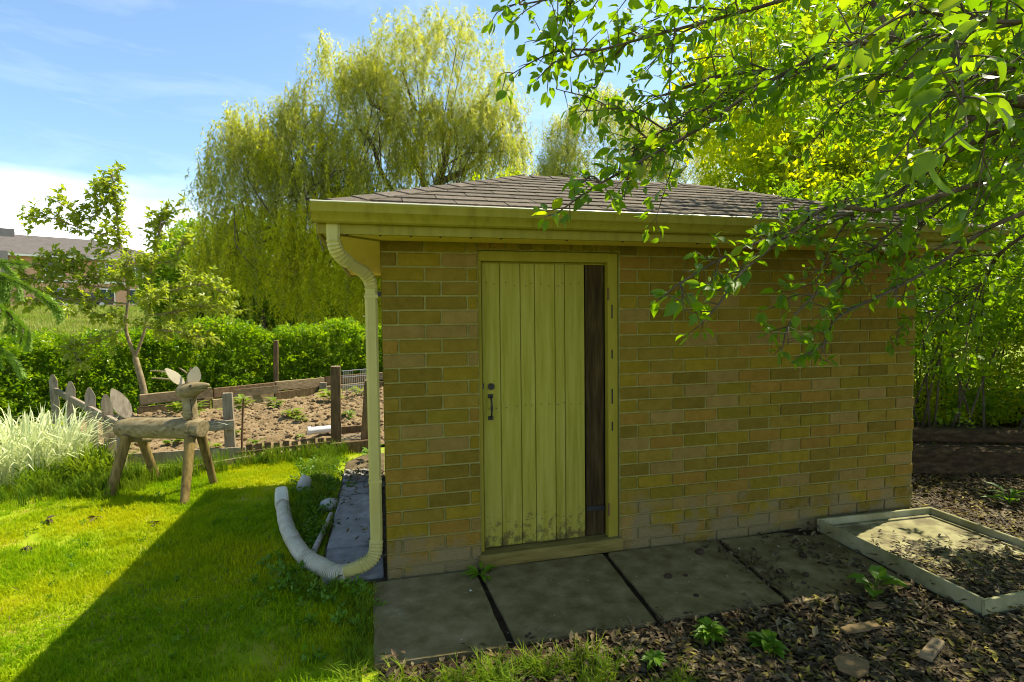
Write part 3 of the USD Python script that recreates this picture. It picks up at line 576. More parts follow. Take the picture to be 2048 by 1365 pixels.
# head: an egg that narrows into a split muzzle, pointing along hd_
hd_ = unit(np.array([.80, -.36, .02])); hs = unit(np.cross([0, 0, 1.0], hd_)); hu = np.cross(hd_, hs); hc = nt_ + [0, 0, .068] + hd_ * .03
def lathe_head(prof, c, squ=1.0):
    P = np.array([c + hd_ * t + hu * o for t, r, o in prof]); n = len(P); ang = np.arange(20) * 2 * np.pi / 20
    V = np.array([P[i] + r * (np.cos(ang)[:, None] * hs + np.sin(ang)[:, None] * hu * squ) for i, (t, r, o) in enumerate(prof)]).reshape(-1, 3)
    i, j = np.meshgrid(np.arange(n - 1), np.arange(20), indexing='ij')
    return V, np.stack([i * 20 + j, i * 20 + (j + 1) % 20, (i + 1) * 20 + (j + 1) % 20, (i + 1) * 20 + j], -1).reshape(-1, 4)[:, ::-1]
hm = MB(); hm.add(*lathe_head([(-.135, .002, -.01), (-.132, .035, -.01), (-.115, .062, -.012), (-.08, .080, -.012), (-.03, .086, -.008), (.02, .080, .0), (.06, .068, .012), (.10, .05, .026), (.145, .032, .036), (.175, .022, .038), (.185, .010, .038), (.186, .001, .038)], hc, .88))
head = hm.build('head', MATS['deer_wood'], deer, 40)
ml = MB(); ml.tube([hc + hd_ * .085 + hu * .004 - hs * .036, hc + hd_ * .13 + hu * .014 - hs * .026, hc + hd_ * .17 + hu * .020 - hs * .006], .0045, 6); ml.build('mouth', MATS['dark_gap'], head)
jm = MB(); jm.add(*lathe_head([(.03, .002, -.03), (.05, .030, -.026), (.09, .030, -.012), (.13, .022, .0), (.158, .014, .006), (.162, .001, .006)], hc, .6)); jm.build('lower_jaw', MATS['deer_wood'], head, 40)
for s in (-1, 1):
    ey = trimesh.creation.icosphere(2, .011); ey.apply_translation(hc + hd_ * .045 + hu * .045 + hs * .058 * s); MB().tm(ey).build('eye', MATS['black_iron'], head, True)
    no = trimesh.creation.icosphere(1, .005); no.apply_translation(hc + hd_ * .172 + hu * .046 + hs * .016 * s); MB().tm(no).build('nostril', MATS['black_iron'], head, True)
def leaf_slab(base, tip, nrm, w, th):
    """a flat pointed oval board from base to tip, facing nrm"""
    d = np.asarray(tip, float) - base; Ln = np.linalg.norm(d); d = d / Ln; n_ = unit(nrm - d * (np.asarray(nrm) @ d)); s = np.cross(d, n_)
    t = np.linspace(0, 1, 13); ww = w / 2 * (np.sin(np.pi * t ** .85) ** .8) + .006
    ring = np.concatenate([np.stack([t * Ln, ww], 1), np.stack([t[::-1] * Ln, -ww[::-1]], 1)])
    m = trimesh.creation.extrude_polygon(Polygon(ring).buffer(0), th, engine='earcut'); v = np.array(m.vertices)
    return MB().add(base + v[:, :1] * d + v[:, 1:2] * s + (v[:, 2:] - th / 2) * n_, m.faces)
tc = unit(CAM - hc)
leaf_slab(np.array([-1.770, 2.19, 1.005]), np.array([-1.895, 2.13, 1.165]), unit(tc + [.5, .1, .0]), .072, .016).build('ear', MATS['ear_wood'], deer)
leaf_slab(np.array([-1.690, 2.15, 1.005]), np.array([-1.655, 2.17, 1.172]), unit(tc + [.15, 0, .15]), .095, .016).build('ear', MATS['ear_wood'], deer)
for pts, r in (([(-1.80, 2.17, 1.00), (-1.85, 2.17, 1.09), (-1.90, 2.18, 1.165)], .011), ([(-1.745, 2.17, 1.02), (-1.725, 2.18, 1.10), (-1.708, 2.19, 1.170)], .010),
               ([(-1.872, 2.17, 1.125), (-1.95, 2.19, 1.136), (-2.045, 2.21, 1.142)], .009), ([(-1.825, 2.17, 1.05), (-1.93, 2.20, 1.067), (-2.04, 2.22, 1.075)], .010), ([(-1.73, 2.18, 1.10), (-1.77, 2.20, 1.135), (-1.815, 2.22, 1.16)], .008)):
    MB().tube(spline(pts, 4), np.linspace(r, r * .7, 9), 8).build('antler', MATS['deer_wood'], deer, 50)
leaf_slab(np.array([-2.345, 2.50, .672]), np.array([-2.505, 2.56, .955]), unit(np.array([.45, -1, .35])), .125, .03).build('tail', MATS['grey_wood'], deer)
for a, b, r0, r1 in (((-2.33, 2.40, .53), (-2.44, 2.27, -.02), .048, .040), ((-2.29, 2.55, .53), (-2.22, 2.75, -.02), .044, .036), ((-1.70, 2.08, .54), (-1.69, 1.83, -.02), .045, .034), ((-1.655, 2.20, .56), (-1.615, 2.43, -.02), .042, .032)):
    log_mesh(np.array(a), np.array(b), r0, r1, sides=12, n=8, wob=.05, seed=int(r0 * 997), ends=.9).build('leg', MATS['deer_leg'], deer, 50)
log_mesh(np.array([-1.76, 2.2, .52]), np.array([-1.765, 2.19, .43]), .03, .028, sides=10, n=4, seed=2).build('peg', MATS['deer_wood'], deer, 50)
log_mesh(np.array([-2.36, 2.40, .50]), np.array([-2.20, 2.58, .45]), .035, .03, sides=10, n=4, seed=4).build('peg', MATS['deer_wood'], deer, 50)

# ------------------------------------------------------------------ fences, posts and boards round the vegetable bed
pf = thing('picket_fence', (-2.72, 3.2, 0), 'weathered grey picket fence with gaps between its few pickets, behind the grass clump', 'fence')
MB().bar((-2.66, 3.12, .485), (-5.35, 7.1, .52), .045, .085, ch=.004, jit=.003).build('rail', MATS['grey_wood'], pf)
fd = unit(np.array([-2.69, 3.98, 0])); fn = np.array([fd[1], -fd[0], 0])
for px, py, h in ((-5.03, 6.68, .77), (-4.26, 5.50, .76), (-3.53, 4.50, .77), (-3.0, 3.72, .77), (-5.6, 7.5, .74)):
    a = .42 + rng.normal(0, .1); pg = Polygon([(-.052, -.03), (.052, -.03), (.052, h - .10), (.014, h), (-.02, h - .002), (-.052, h - .09)])
    m = extrude(pg, 'y', -.012, .012); v, f = m.arrays(); v = v @ (rotz(a) @ roty(rng.normal(0, .03))).T + [px, py, 0] - fn * .036
    MB().add(v, f).build('picket', MATS['grey_wood'], pf)
MB().bar((-2.70, 3.16, -.03), (-2.69, 3.15, .56), .07, .07, up=(0, 1, 0), ch=.005).build('post', MATS['grey_wood'], pf)
rf = thing('rail_fence', (-1.74, 3.5, 0), 'short weathered post with one half rail and wire, behind the deer', 'fence')
MB().bar((-1.742, 3.52, -.03), (-1.752, 3.5, .755), .105, .06, up=(0, 1, 0), ch=.004, jit=.003).build('post', MATS['grey_wood'], rf)
MB().bar((-2.66, 3.47, .385), (-1.68, 3.455, .39), .03, .11, ch=.004, jit=.003).build('rail', MATS['grey_wood'], rf)
w_ = MB()
for k in range(3): w_.tube(spline([(-2.0, 3.436, .44 - .03 * k), (-1.86, 3.425, .37 + .03 * k), (-1.69, 3.434, .42 - .02 * k)], 5), .002, 4)
w_.build('wire', MATS['wire'], rf)
def post(a, b, w, h, m, label, cat='post', group=None):
    t = thing('wooden_post' if 'stake' not in label else 'garden_stake', a, label, cat, group); d = unit(np.asarray(b, float) - a)
    MB().bar(a, b, w, h, up=(0, 1, 0), ch=.005, jit=.003).build('shaft', MATS[m], t)
    MB().bar(np.asarray(b) - d * .012, np.asarray(b) + d * .004, w * .96, h * .96, up=(0, 1, 0), ch=.004).build('cut_top', MATS['plank_wood'], t)
post((-.585, 3.68, -.03), (-.570, 3.66, 1.012), .115, .085, 'brown_wood', 'tall dark brown leaning post, left of the two near the shed corner')
post((-.245, 3.75, -.03), (-.175, 3.73, .815), .11, .07, 'brown_wood', 'shorter brown slanted post half hidden by the white downspout')
post((-2.13, 8.4, 0), (-2.10, 8.4, 1.18), .085, .085, 'brown_wood', 'brown post standing in the leaves of the trimmed hedge')
stk = MB(); stk.tube(spline([(-1.60, 3.40, -.02), (-1.585, 3.40, .35), (-1.56, 3.40, .70)], 5), .011, 8)
t_ = stk.build('garden_stake', MATS['rust'], None, 50); tag(stage.GetPrimAtPath(t_.path), 'thin rusty metal stake stuck in the vegetable bed edge', 'stake')
def board(name, a, b, w, h, m, label, cat='board'):
    q = MB().bar(a, b, w, h, ch=.004, jit=.003).build(name, MATS[m], None); tag(stage.GetPrimAtPath(q.path), label, cat)
board('edging_board', (-2.78, 3.50, .055), (-1.56, 3.43, .065), .035, .13, 'grey_wood', 'grey edging board behind the deer legs along the bed')
board('edging_board', (-2.24, 2.80, .03), (-1.46, 3.17, .045), .03, .085, 'plank_wood', 'slanting board in the grass right of the deer with sunlit top edge')
board('edging_timber', (-.70, 3.32, .06), (-.05, 3.36, .075), .05, .14, 'brown_wood', 'dark timber at the foot of the two brown posts')
board('edging_board', (-.56, 3.86, .17), (-.16, 3.90, .175), .03, .09, 'brown_wood', 'short brown board joining the two brown posts low down')
lf = thing('low_slat_fence', (-1.5, 3.22, 0), 'knee low slatted edging fence with rail in front of the vegetable bed', 'fence')
p0, p1 = np.array([-1.60, 3.185, .115]), np.array([-.62, 3.30, .145])
MB().bar(p0, p1, .018, .03, ch=.003).build('rail', MATS['brown_wood'], lf)
MB().bar(p0 - [0, 0, .075], p1 - [0, 0, .075], .022, .05, ch=.003).build('rail', MATS['brown_wood'], lf)
for i in range(10):
    c = p0 + (p1 - p0) * ((i + 1.3) / 10.4); hh = .215 + rng.uniform(-.008, .012)
    MB().box((c[0], c[1] + .022, hh / 2 - .01), (.068, .016, hh), rotz(.11) @ roty(rng.normal(0, .03)), .003).build('slat', MATS['brown_wood'], lf)
bt = thing('bed_border', (-2, 7.4, 0), 'two tier timber border along the back of the vegetable bed', 'timber border')
bpts = [(-3.9, 6.55), (-2.95, 7.08), (-2.05, 7.78), (-1.2, 8.42), (-.3, 8.86), (.8, 9.2)]
for i, (a, b) in enumerate(zip(bpts, bpts[1:])):
    for tier in range(2):
        o = np.array([0, .10 * tier]); z = .12 + .19 * tier
        a3, b3 = np.array([*(np.array(a) + o), z]), np.array([*(np.array(b) + o), z + rng.uniform(-.02, .02)]); dd = (b3 - a3) * .012
        MB().bar(a3 + dd, b3 - dd, .06, .17, ch=.006, jit=.005).build('timber', MATS['plank_wood' if (i + tier) % 2 else 'brown_wood'], bt)
MB().bar((-1.22, 8.30, 0), (-1.2, 8.30, .30), .14, .08, up=(0, 1, 0), ch=.005).build('peg', MATS['grey_wood'], bt)
for k, (x0, x1, y_) in enumerate(((-3.35, -2.95, 6.95), (-2.75, -1.95, 7.35))):
    board('loose_board', (x0, y_, .26), (x1, y_ + .35, .27), .03, .15, 'plank_wood', ('short orange brown board leaning at the bed behind the deer head', 'longer pale brown board left of the hedge post')[k])
wp = thing('mesh_fence', (-.45, 6.4, 0), 'small white wire mesh fence between post and downspout at the hedge', 'fence')
w_ = MB()
for i in range(15): w_.tube([(-.68 + .032 * i, 6.5, .30), (-.68 + .032 * i, 6.5, .70 if i % 9 < 6 else .62)], .0028, 4)
w_.build('upright_wires', MATS['wire'], wp); w_ = MB()
for z in (.42, .58, .69): w_.tube([(-.70, 6.497, z), (-.22, 6.497, z + .025)], .006, 5)
w_.build('cross_wires', MATS['wire'], wp)
wp2 = thing('wire_guard', (-.4, 3.8, 0), 'low strip of wire mesh at the ground between the two brown posts', 'wire mesh'); w_ = MB()
for i in range(18): w_.tube([(-.52 + .017 * i, 3.80, .0), (-.52 + .017 * i, 3.80, .125)], .0022, 4)
w_.build('upright_wires', MATS['wire'], wp2); w_ = MB()
for z in (.015, .065, .118): w_.tube([(-.53, 3.797, z), (-.21, 3.797, z)], .0022, 4)
w_.build('cross_wires', MATS['wire'], wp2)
wpipe = thing('white_pipe', (-.8, 3.95, .1), 'white plastic pipe lying on the soil behind the low slat fence', 'pipe')
pv = MB(); ppts = np.linspace([-.93, 3.98, .165], [-.60, 4.06, .165], 30); pv.tube(ppts, [.045 + .004 * (i % 2) for i in range(30)], 14); pv.build('tube', MATS['white_pipe'], wpipe, 40)
pv = MB(); pv.tube([(-.955, 3.974, .165), (-.915, 3.984, .165)], .056, 14); pv.build('end_ring', MATS['white_pipe'], wpipe, 40)

# ------------------------------------------------------------------ shallow tray, timber, stones and sticks
tray = thing('shallow_tray', (3.6, -.58, 0), 'shallow pale wooden tray with dirty floor lying at the right end of the slabs', 'tray')
tc_ = np.array([[3.035, -.075], [4.02, -.10], [3.98, -1.17], [2.985, -1.20]])
zt = .100
fl = MB(); fl.add([(*p, .035) for p in tc_] + [(*p, .055) for p in tc_], [(4, 6, 5), (4, 7, 6), (0, 1, 2), (0, 2, 3), (0, 4, 5), (0, 5, 1), (1, 5, 6), (1, 6, 2), (2, 6, 7), (2, 7, 3), (3, 7, 4), (3, 4, 0)]); fl.build('floor', MATS['tray_paint'], tray)
for i in range(4):
    a, b = tc_[i], tc_[(i + 1) % 4]; d = unit(b - a); e = .012 if i % 2 == 0 else -.0125
    MB().bar((*(a - d * e), .012 + zt / 2), (*(b + d * e), .012 + zt / 2), .019, zt, ch=.003, jit=.0015).build('side_board', MATS['tray_side'], tray)
    MB().bar((*(a + d * .02 + np.array([-d[1], d[0]]) * -.03), .058), (*(b - d * .02 + np.array([-d[1], d[0]]) * -.03), .058), .028, .016).build('inner_batten', MATS['tray_paint'], tray)
lt = thing('retaining_timber', (5.4, .6, 0), 'big old brown timber lying on the ground below the right hand hedge', 'timber')
MB().bar((4.45, 1.22, .13), (7.6, -.02, .13), .24, .27, ch=.02, jit=.006).build('lower_beam', MATS['log_wood'], lt)
MB().bar((4.5, 1.42, .33), (7.8, .13, .33), .14, .13, ch=.02, jit=.006).build('upper_beam', MATS['log_wood'], lt)
def rock(name, c, size, m, label, cat, seed, group=None):
    q = trimesh.creation.icosphere(2, 1.0); v = np.array(q.vertices); v *= (1 + .5 * (meshkit.fbm(v * 1.6 + seed, 3, seed) - .5))[:, None]
    d = MB().add(v * np.asarray(size) / 2 + c, q.faces).build(name, MATS[m], None, 35); tag(stage.GetPrimAtPath(d.path), label, cat, group)
rock('pale_stone', (-.73, 1.96, .05), (.14, .10, .20), 'pale_stone', 'pale upright broken stone in the grass beyond the hose end', 'stone', 3)
rock('pale_stone', (-.465, 1.42, .035), (.15, .20, .10), 'pale_stone', 'pale lumpy stone against the edge of the slate tiles', 'stone', 9)
rock('pale_stone', (-.60, 2.35, .02), (.10, .12, .06), 'pale_stone', 'small pale stone in the weeds beyond the slate tiles', 'stone', 5)
MB().tube(spline([(-.475, .50, .04), (-.45, .82, .045), (-.425, 1.15, .05)], 5), np.linspace(.022, .017, 11), 8).build('chalky_stick', MATS['chalky_stick'], None, 50, label='chalky white stick lying between the hose and the slate tiles', cat='stick')
def chip(name, c, sz, yaw, m, label, cat):
    ln, w, h = sz; t = np.linspace(0, 1, 9); up_ = np.stack([(t - .5) * ln, w / 2 * (1 - .5 * np.abs(2 * t - 1) ** 3) + rng.uniform(-.006, .006, 9)], 1); lo_ = np.stack([(t[::-1] - .5) * ln, -w / 2 * (1 - .3 * np.abs(2 * t - 1) ** 2) + rng.uniform(-.006, .006, 9)], 1)
    v, f = extrude(Polygon(np.vstack([up_, lo_])).buffer(0), 'z', -h / 2, h / 2).arrays(); v = v @ (rotz(yaw) @ rotx(rng.normal(0, .08)) @ roty(rng.normal(0, .05))).T + c
    MB().add(v, f).build(name, MATS[m], None, False, label=label, cat=cat)
MB().box((2.42, -1.37, .045), (.20, .048, .022), rotz(.42), .003, .001).build('wood_offcut', MATS['plank_wood'], None, label='pale straight wood offcut on the litter in front of the tray', cat='wood piece')
chip('bark_piece', (2.26, -1.14, .04), (.20, .05, .012), -.05, 'wood_chip', 'long pointed brown bark piece on the litter left of the tray', 'bark piece')
chip('bark_piece', (2.52, -1.0, .04), (.11, .05, .012), .1, 'wood_chip', 'short brown bark piece beside the slab corner near the tray', 'bark piece')
chip('bark_piece', (1.98, -1.36, .04), (.14, .12, .012), .5, 'wood_chip', 'broad reddish brown bark piece in the lower right foreground', 'bark piece')
for k, (x, y, s) in enumerate(((1.99, -.19, .06), (1.62, -.43, .05), (1.73, -.44, .028), (2.72, -.2, .04), (2.60, -.40, .05), (2.86, -.28, .03), (1.66, -.66, .03), (2.30, -.55, .05), (2.42, -.62, .04))):
    rock('soil_clod', (x, y, .03 + s * .22), (s, s * .9, s * .6), 'clod', ['lone dark clod near the wall on the third slab', 'largest dark clod in the middle of the third slab', 'small dark clod beside the largest one on the third slab', 'dark clod near the wall on the fourth slab', 'dark crumbly clod in the middle of the fourth slab', 'small dark clod on the fourth slab close to the tray', 'dark clod at the front edge of the third slab', 'dark clod at the joint on the front of the fourth slab', 'dark clod at the front edge of the fourth slab'][k], 'clod', k)

# ------------------------------------------------------------------ small plants
def rosette(name, c, n, ln, w, h, m, label, cat, seed, group=None, stem=True):
    r = np.random.default_rng(seed); t = thing(name, c, label, cat, group); a = r.uniform(0, 2 * np.pi, n); e = r.uniform(.1, .9, n); hh = h * r.uniform(.2, 1, n)
    P = np.stack([.2 * ln * np.cos(a), .2 * ln * np.sin(a), hh], 1) + c; D = np.stack([np.cos(a) * np.cos(e), np.sin(a) * np.cos(e), np.sin(e) * .8], 1); N = np.stack([-np.cos(a) * np.sin(e), -np.sin(a) * np.sin(e), np.cos(e)], 1)
    v, f = leaf_arrays(P, D, N, ln * r.uniform(.6, 1.1, n), w * r.uniform(.7, 1.1, n), .35); MB().add(v, f).build('leaves', MATS[m], t)
    s = MB()
    for k in range(min(n, 6)): s.tube([np.asarray(c, float), np.asarray(c) * .5 + P[k] * .5 + [0, 0, .3 * h], P[k]], .0025, 4)
    s.build('stems', MATS[m], t)
sd_pos = [(-2.05, 3.82, .12, 'seedling beside the left of the short grey post'), (-1.52, 3.75, .12, 'broad seedling right of the short grey post'), (-1.9, 4.4, .09, 'bright seedling in the bed behind the deer legs'), (-1.05, 4.05, .07, 'tiny seedling just behind the low slat fence'), (-1.35, 5.25, .16, 'upright seedling in the middle of the bed'), (-1.15, 4.95, .11, 'low bright seedling right beside the upright one'), (-.95, 6.9, .24, 'large bright plant at the back of the bed near the hedge'), (-2.35, 6.7, .2, 'pale plant at the back left of the bed'), (-1.75, 6.3, .17, 'pale green plant behind the rusty stake'), (-2.9, 6.0, .2, 'leafy plant behind the deer neck'), (-.45, 7.5, .2, 'dull green plant at the back right of the bed'), (-.5, 4.9, .12, 'small plant seen right beside the tall brown post'), (-2.5, 4.0, .12, 'yellow green seedling under the deer body'), (-3.25, 6.35, .2, 'leafy plant left of the bed behind the deer back')]
for k, (x, y, s, lab) in enumerate(sd_pos):
    rosette('seedling', (x, y, float(bed_z(np.array(x), np.array(y))) - .005), 9 + int(60 * s), s, s * .55, s * .8, 'seedling_leaf', lab, 'plant', 40 + k, 'young plants in the vegetable bed')
rosette('weed', (.555, -.12, .01), 16, .11, .035, .05, 'weed_leaf', 'leafy weed growing at the slab joint by the door threshold', 'weed', 3)
rosette('weed', (2.66, -.86, .02), 7, .13, .10, .07, 'weed_leaf', 'broad leaved weed at the front corner of the last slab', 'weed', 4)
rosette('weed', (4.95, -.02, .02), 12, .15, .05, .10, 'weed_leaf', 'spiky weed in the litter right of the shed corner', 'weed', 5)
rosette('weed', (-.16, 2.9, .02), 14, .14, .05, .12, 'weed_leaf', 'weed at the far end of the slate tiles by the shed', 'weed', 6)
rosette('weed', (1.50, -1.02, .02), 60, .07, .035, .07, 'weed_leaf', 'wide low patch of green weeds before the third slab', 'weed', 7)
rosette('weed', (1.72, -1.16, .02), 36, .08, .045, .05, 'weed_leaf', 'round leaved weeds at the bottom right foreground', 'weed', 8)
rosette('weed', (1.15, -1.12, .02), 50, .05, .02, .05, 'weed_leaf', 'mossy low weeds at the bottom edge before the second slab', 'weed', 9)
# striped grass and daylily clumps
def blade_clump(name, c, n, rad, h, w, m, label, seed, lean=.7):
    t = thing(name, c, label, 'grass clump'); r = np.random.default_rng(seed); a = r.uniform(0, 2 * np.pi, n); rr = rad * .7 * np.sqrt(r.uniform(0, 1, n))
    P = np.stack([rr * np.cos(a), rr * np.sin(a), np.zeros(n)], 1) + c; a2 = a + r.normal(0, .9, n); L_ = np.stack([np.cos(a2), np.sin(a2), 0 * a], 1); S = np.stack([-np.sin(a2), np.cos(a2), 0 * a], 1)
    hh = (h * r.uniform(.5, 1.05, n))[:, None]; k = (lean * r.uniform(.1, 1.1, n))[:, None] * h; ww = w * r.uniform(.6, 1.1, n)[:, None]; V = []
    for q, wq in ((0, .7), (.3, 1), (.6, .9), (.85, .6)): cc = P + [0, 0, 1] * hh * (q - .35 * q ** 3 * k / h) + L_ * k * q ** 2; V += [cc - S * ww * wq / 2, cc + S * ww * wq / 2]
    V.append(P + [0, 0, 1] * hh * (.98 - .5 * k / h) + L_ * k * 1.05); V = np.stack(V, 1); F = [(0, 1, 3), (0, 3, 2), (2, 3, 5), (2, 5, 4), (4, 5, 7), (4, 7, 6), (6, 7, 8)]
    MB().add(V.reshape(-1, 3), (np.array(F)[None] + (np.arange(n) * 9)[:, None, None]).reshape(-1, 3)).build('blades', MATS[m], t)
blade_clump('striped_grass', (-3.55, 3.25, 0), 620, .62, .80, .019, 'striped_blade', 'big clump of white and green striped grass at the left before the fence', 1)
blade_clump('striped_grass', (-4.25, 3.35, 0), 360, .5, .68, .019, 'striped_blade', 'striped pale grass clump at the left picture edge', 2)
blade_clump('daylily_clump', (-2.85, 2.95, 0), 260, .30, .42, .018, 'long_grass', 'green strap leaved clump just right of the striped grass', 3)
blade_clump('daylily_clump', (-3.2, 2.75, 0), 160, .25, .30, .016, 'long_grass', 'lower green strap leaved clump in front of the striped grass', 4)

# ------------------------------------------------------------------ hedges
def offset_curve(ctrl, n): return spline(ctrl, n)
tw_h = [twig_cluster(20, .17, .1, .12, .056, .036, 100 + k) for k in range(5)]
def hedge(name, ctrl, width, height, n, m, label, protos, seed, cat='hedge', zb=.05, scale=(.8, 1.3), stems=60, hvar=.13, fill=.45, clump=0.0):
    r = np.random.default_rng(seed); c = spline(ctrl, 12); base = np.array([*c[len(c) // 2], 0]); t = thing(name, base, label, cat)
    seg = np.linalg.norm(np.diff(c, axis=0), axis=1); cum = np.r_[0, np.cumsum(seg)]; s = r.uniform(0, cum[-1], n)
    x = np.interp(s, cum, c[:, 0]); y = np.interp(s, cum, c[:, 1]); tx = np.interp(s + .1, cum, c[:, 0]) - np.interp(s - .1, cum, c[:, 0]); ty = np.interp(s + .1, cum, c[:, 1]) - np.interp(s - .1, cum, c[:, 1])
    nx_, ny_ = unit(np.stack([ty, -tx], 1)).T
    hloc = height * (1 + hvar * 2 * (meshkit.noise(np.stack([s * .9, 0 * s, 0 * s], -1), seed) - .5) + hvar * (meshkit.noise(np.stack([s * 3, 0 * s + 4, 0 * s], -1), seed) - .5))
    # most sprigs sit near the surface of a rounded box profile
    ang = r.uniform(-.2, np.pi + .2, n); sh = np.where(r.uniform(0, 1, n) < fill, r.uniform(.35, .9, n), r.uniform(.88, 1.06, n))
    px = np.sign(np.cos(ang)) * np.abs(np.cos(ang)) ** .5 * sh; pz = np.abs(np.sin(ang)) ** .45 * sh * np.sign(np.sin(ang))
    lump = 1 + .22 * (meshkit.noise(np.stack([x * 2.2, y * 2.2, pz * 3], -1), seed + 1) - .5)
    z = zb + np.clip(pz, 0, 2) * hloc * r.uniform(.0, 1.0, n) ** np.where(np.abs(np.cos(ang)) > .75, .9, 0.0)
    P = np.stack([x + nx_ * px * width / 2 * lump, y + ny_ * px * width / 2 * lump, z + ground_z(x, y)], 1)
    D = np.stack([nx_ * px, ny_ * px, np.clip(pz, .1, 1)], 1) + r.normal(0, .5, (n, 3))
    if clump: kp = meshkit.fbm(P * 1.7, 3, seed) > clump - .12 * np.clip(P[:, 2] - 1.0, -.5, 1.2); P, D = P[kp], D[kp]
    instancer('foliage', protos, MATS[m], P, quat_from(D, r.uniform(0, 6.28, len(P))), r.uniform(*scale, len(P)), t, kind='stuff')
    sm = MB()
    for k in range(stems):
        i = r.integers(n); b = np.array([x[i], y[i], ground_z(x[i], y[i]) - .02]); o = r.normal(0, .22, 2); hh = hloc[i]
        sm.tube(spline([b, b + [o[0], o[1], hh * .5], b + [o[0] * 2 + r.normal(0, .1), o[1] * 2 + r.normal(0, .1), hh * .92]], 3), np.linspace(.014, .004, 7), 5)
    sm.build('stems', MATS['bark'], t)
hedge('trimmed_hedge', [(2.2, 10.2), (0, 9.75), (-1.6, 9.35), (-3.2, 8.75), (-4.7, 7.95)], 1.05, 1.32, 8000, 'hedge_leaf', 'long trimmed green hedge behind the vegetable bed', tw_h, 1)
hedge('trimmed_hedge', [(-4.75, 7.9), (-5.6, 7.5), (-6.6, 6.6), (-7.6, 5.2), (-8.2, 3.6)], 1.1, 1.08, 6500, 'hedge_leaf', 'lower bright green hedge at the left beyond the picket fence', tw_h, 2)
tw_r = [twig_cluster(16, .22, .1, .16, .055, .036, 130 + k) for k in range(4)]
hedge('loose_hedge', [(4.75, 2.9), (5.6, 2.1), (6.7, 1.4), (7.9, .7), (9.2, -.1)], 1.5, 2.7, 6000, 'hedge_leaf', 'tall loose leafy hedge with bare stems right of the shed', tw_r, 3, zb=.40, stems=48, fill=.7, clump=.5)
hedge('loose_hedge', [(5.2, 5.6), (6.8, 4.4), (8.4, 3.3), (10.5, 1.9)], 1.6, 3.3, 7000, 'bright_leaf', 'bright sunlit hedge glimpsed through the loose hedge right of the shed', tw_r, 4, zb=.05, stems=60, fill=.5)

# ------------------------------------------------------------------ trees
def limb(mb, pts, r0, r1, sides=8, n=6): c = spline(pts, n); mb.tube(c, np.linspace(r0, r1, len(c)), sides); return c
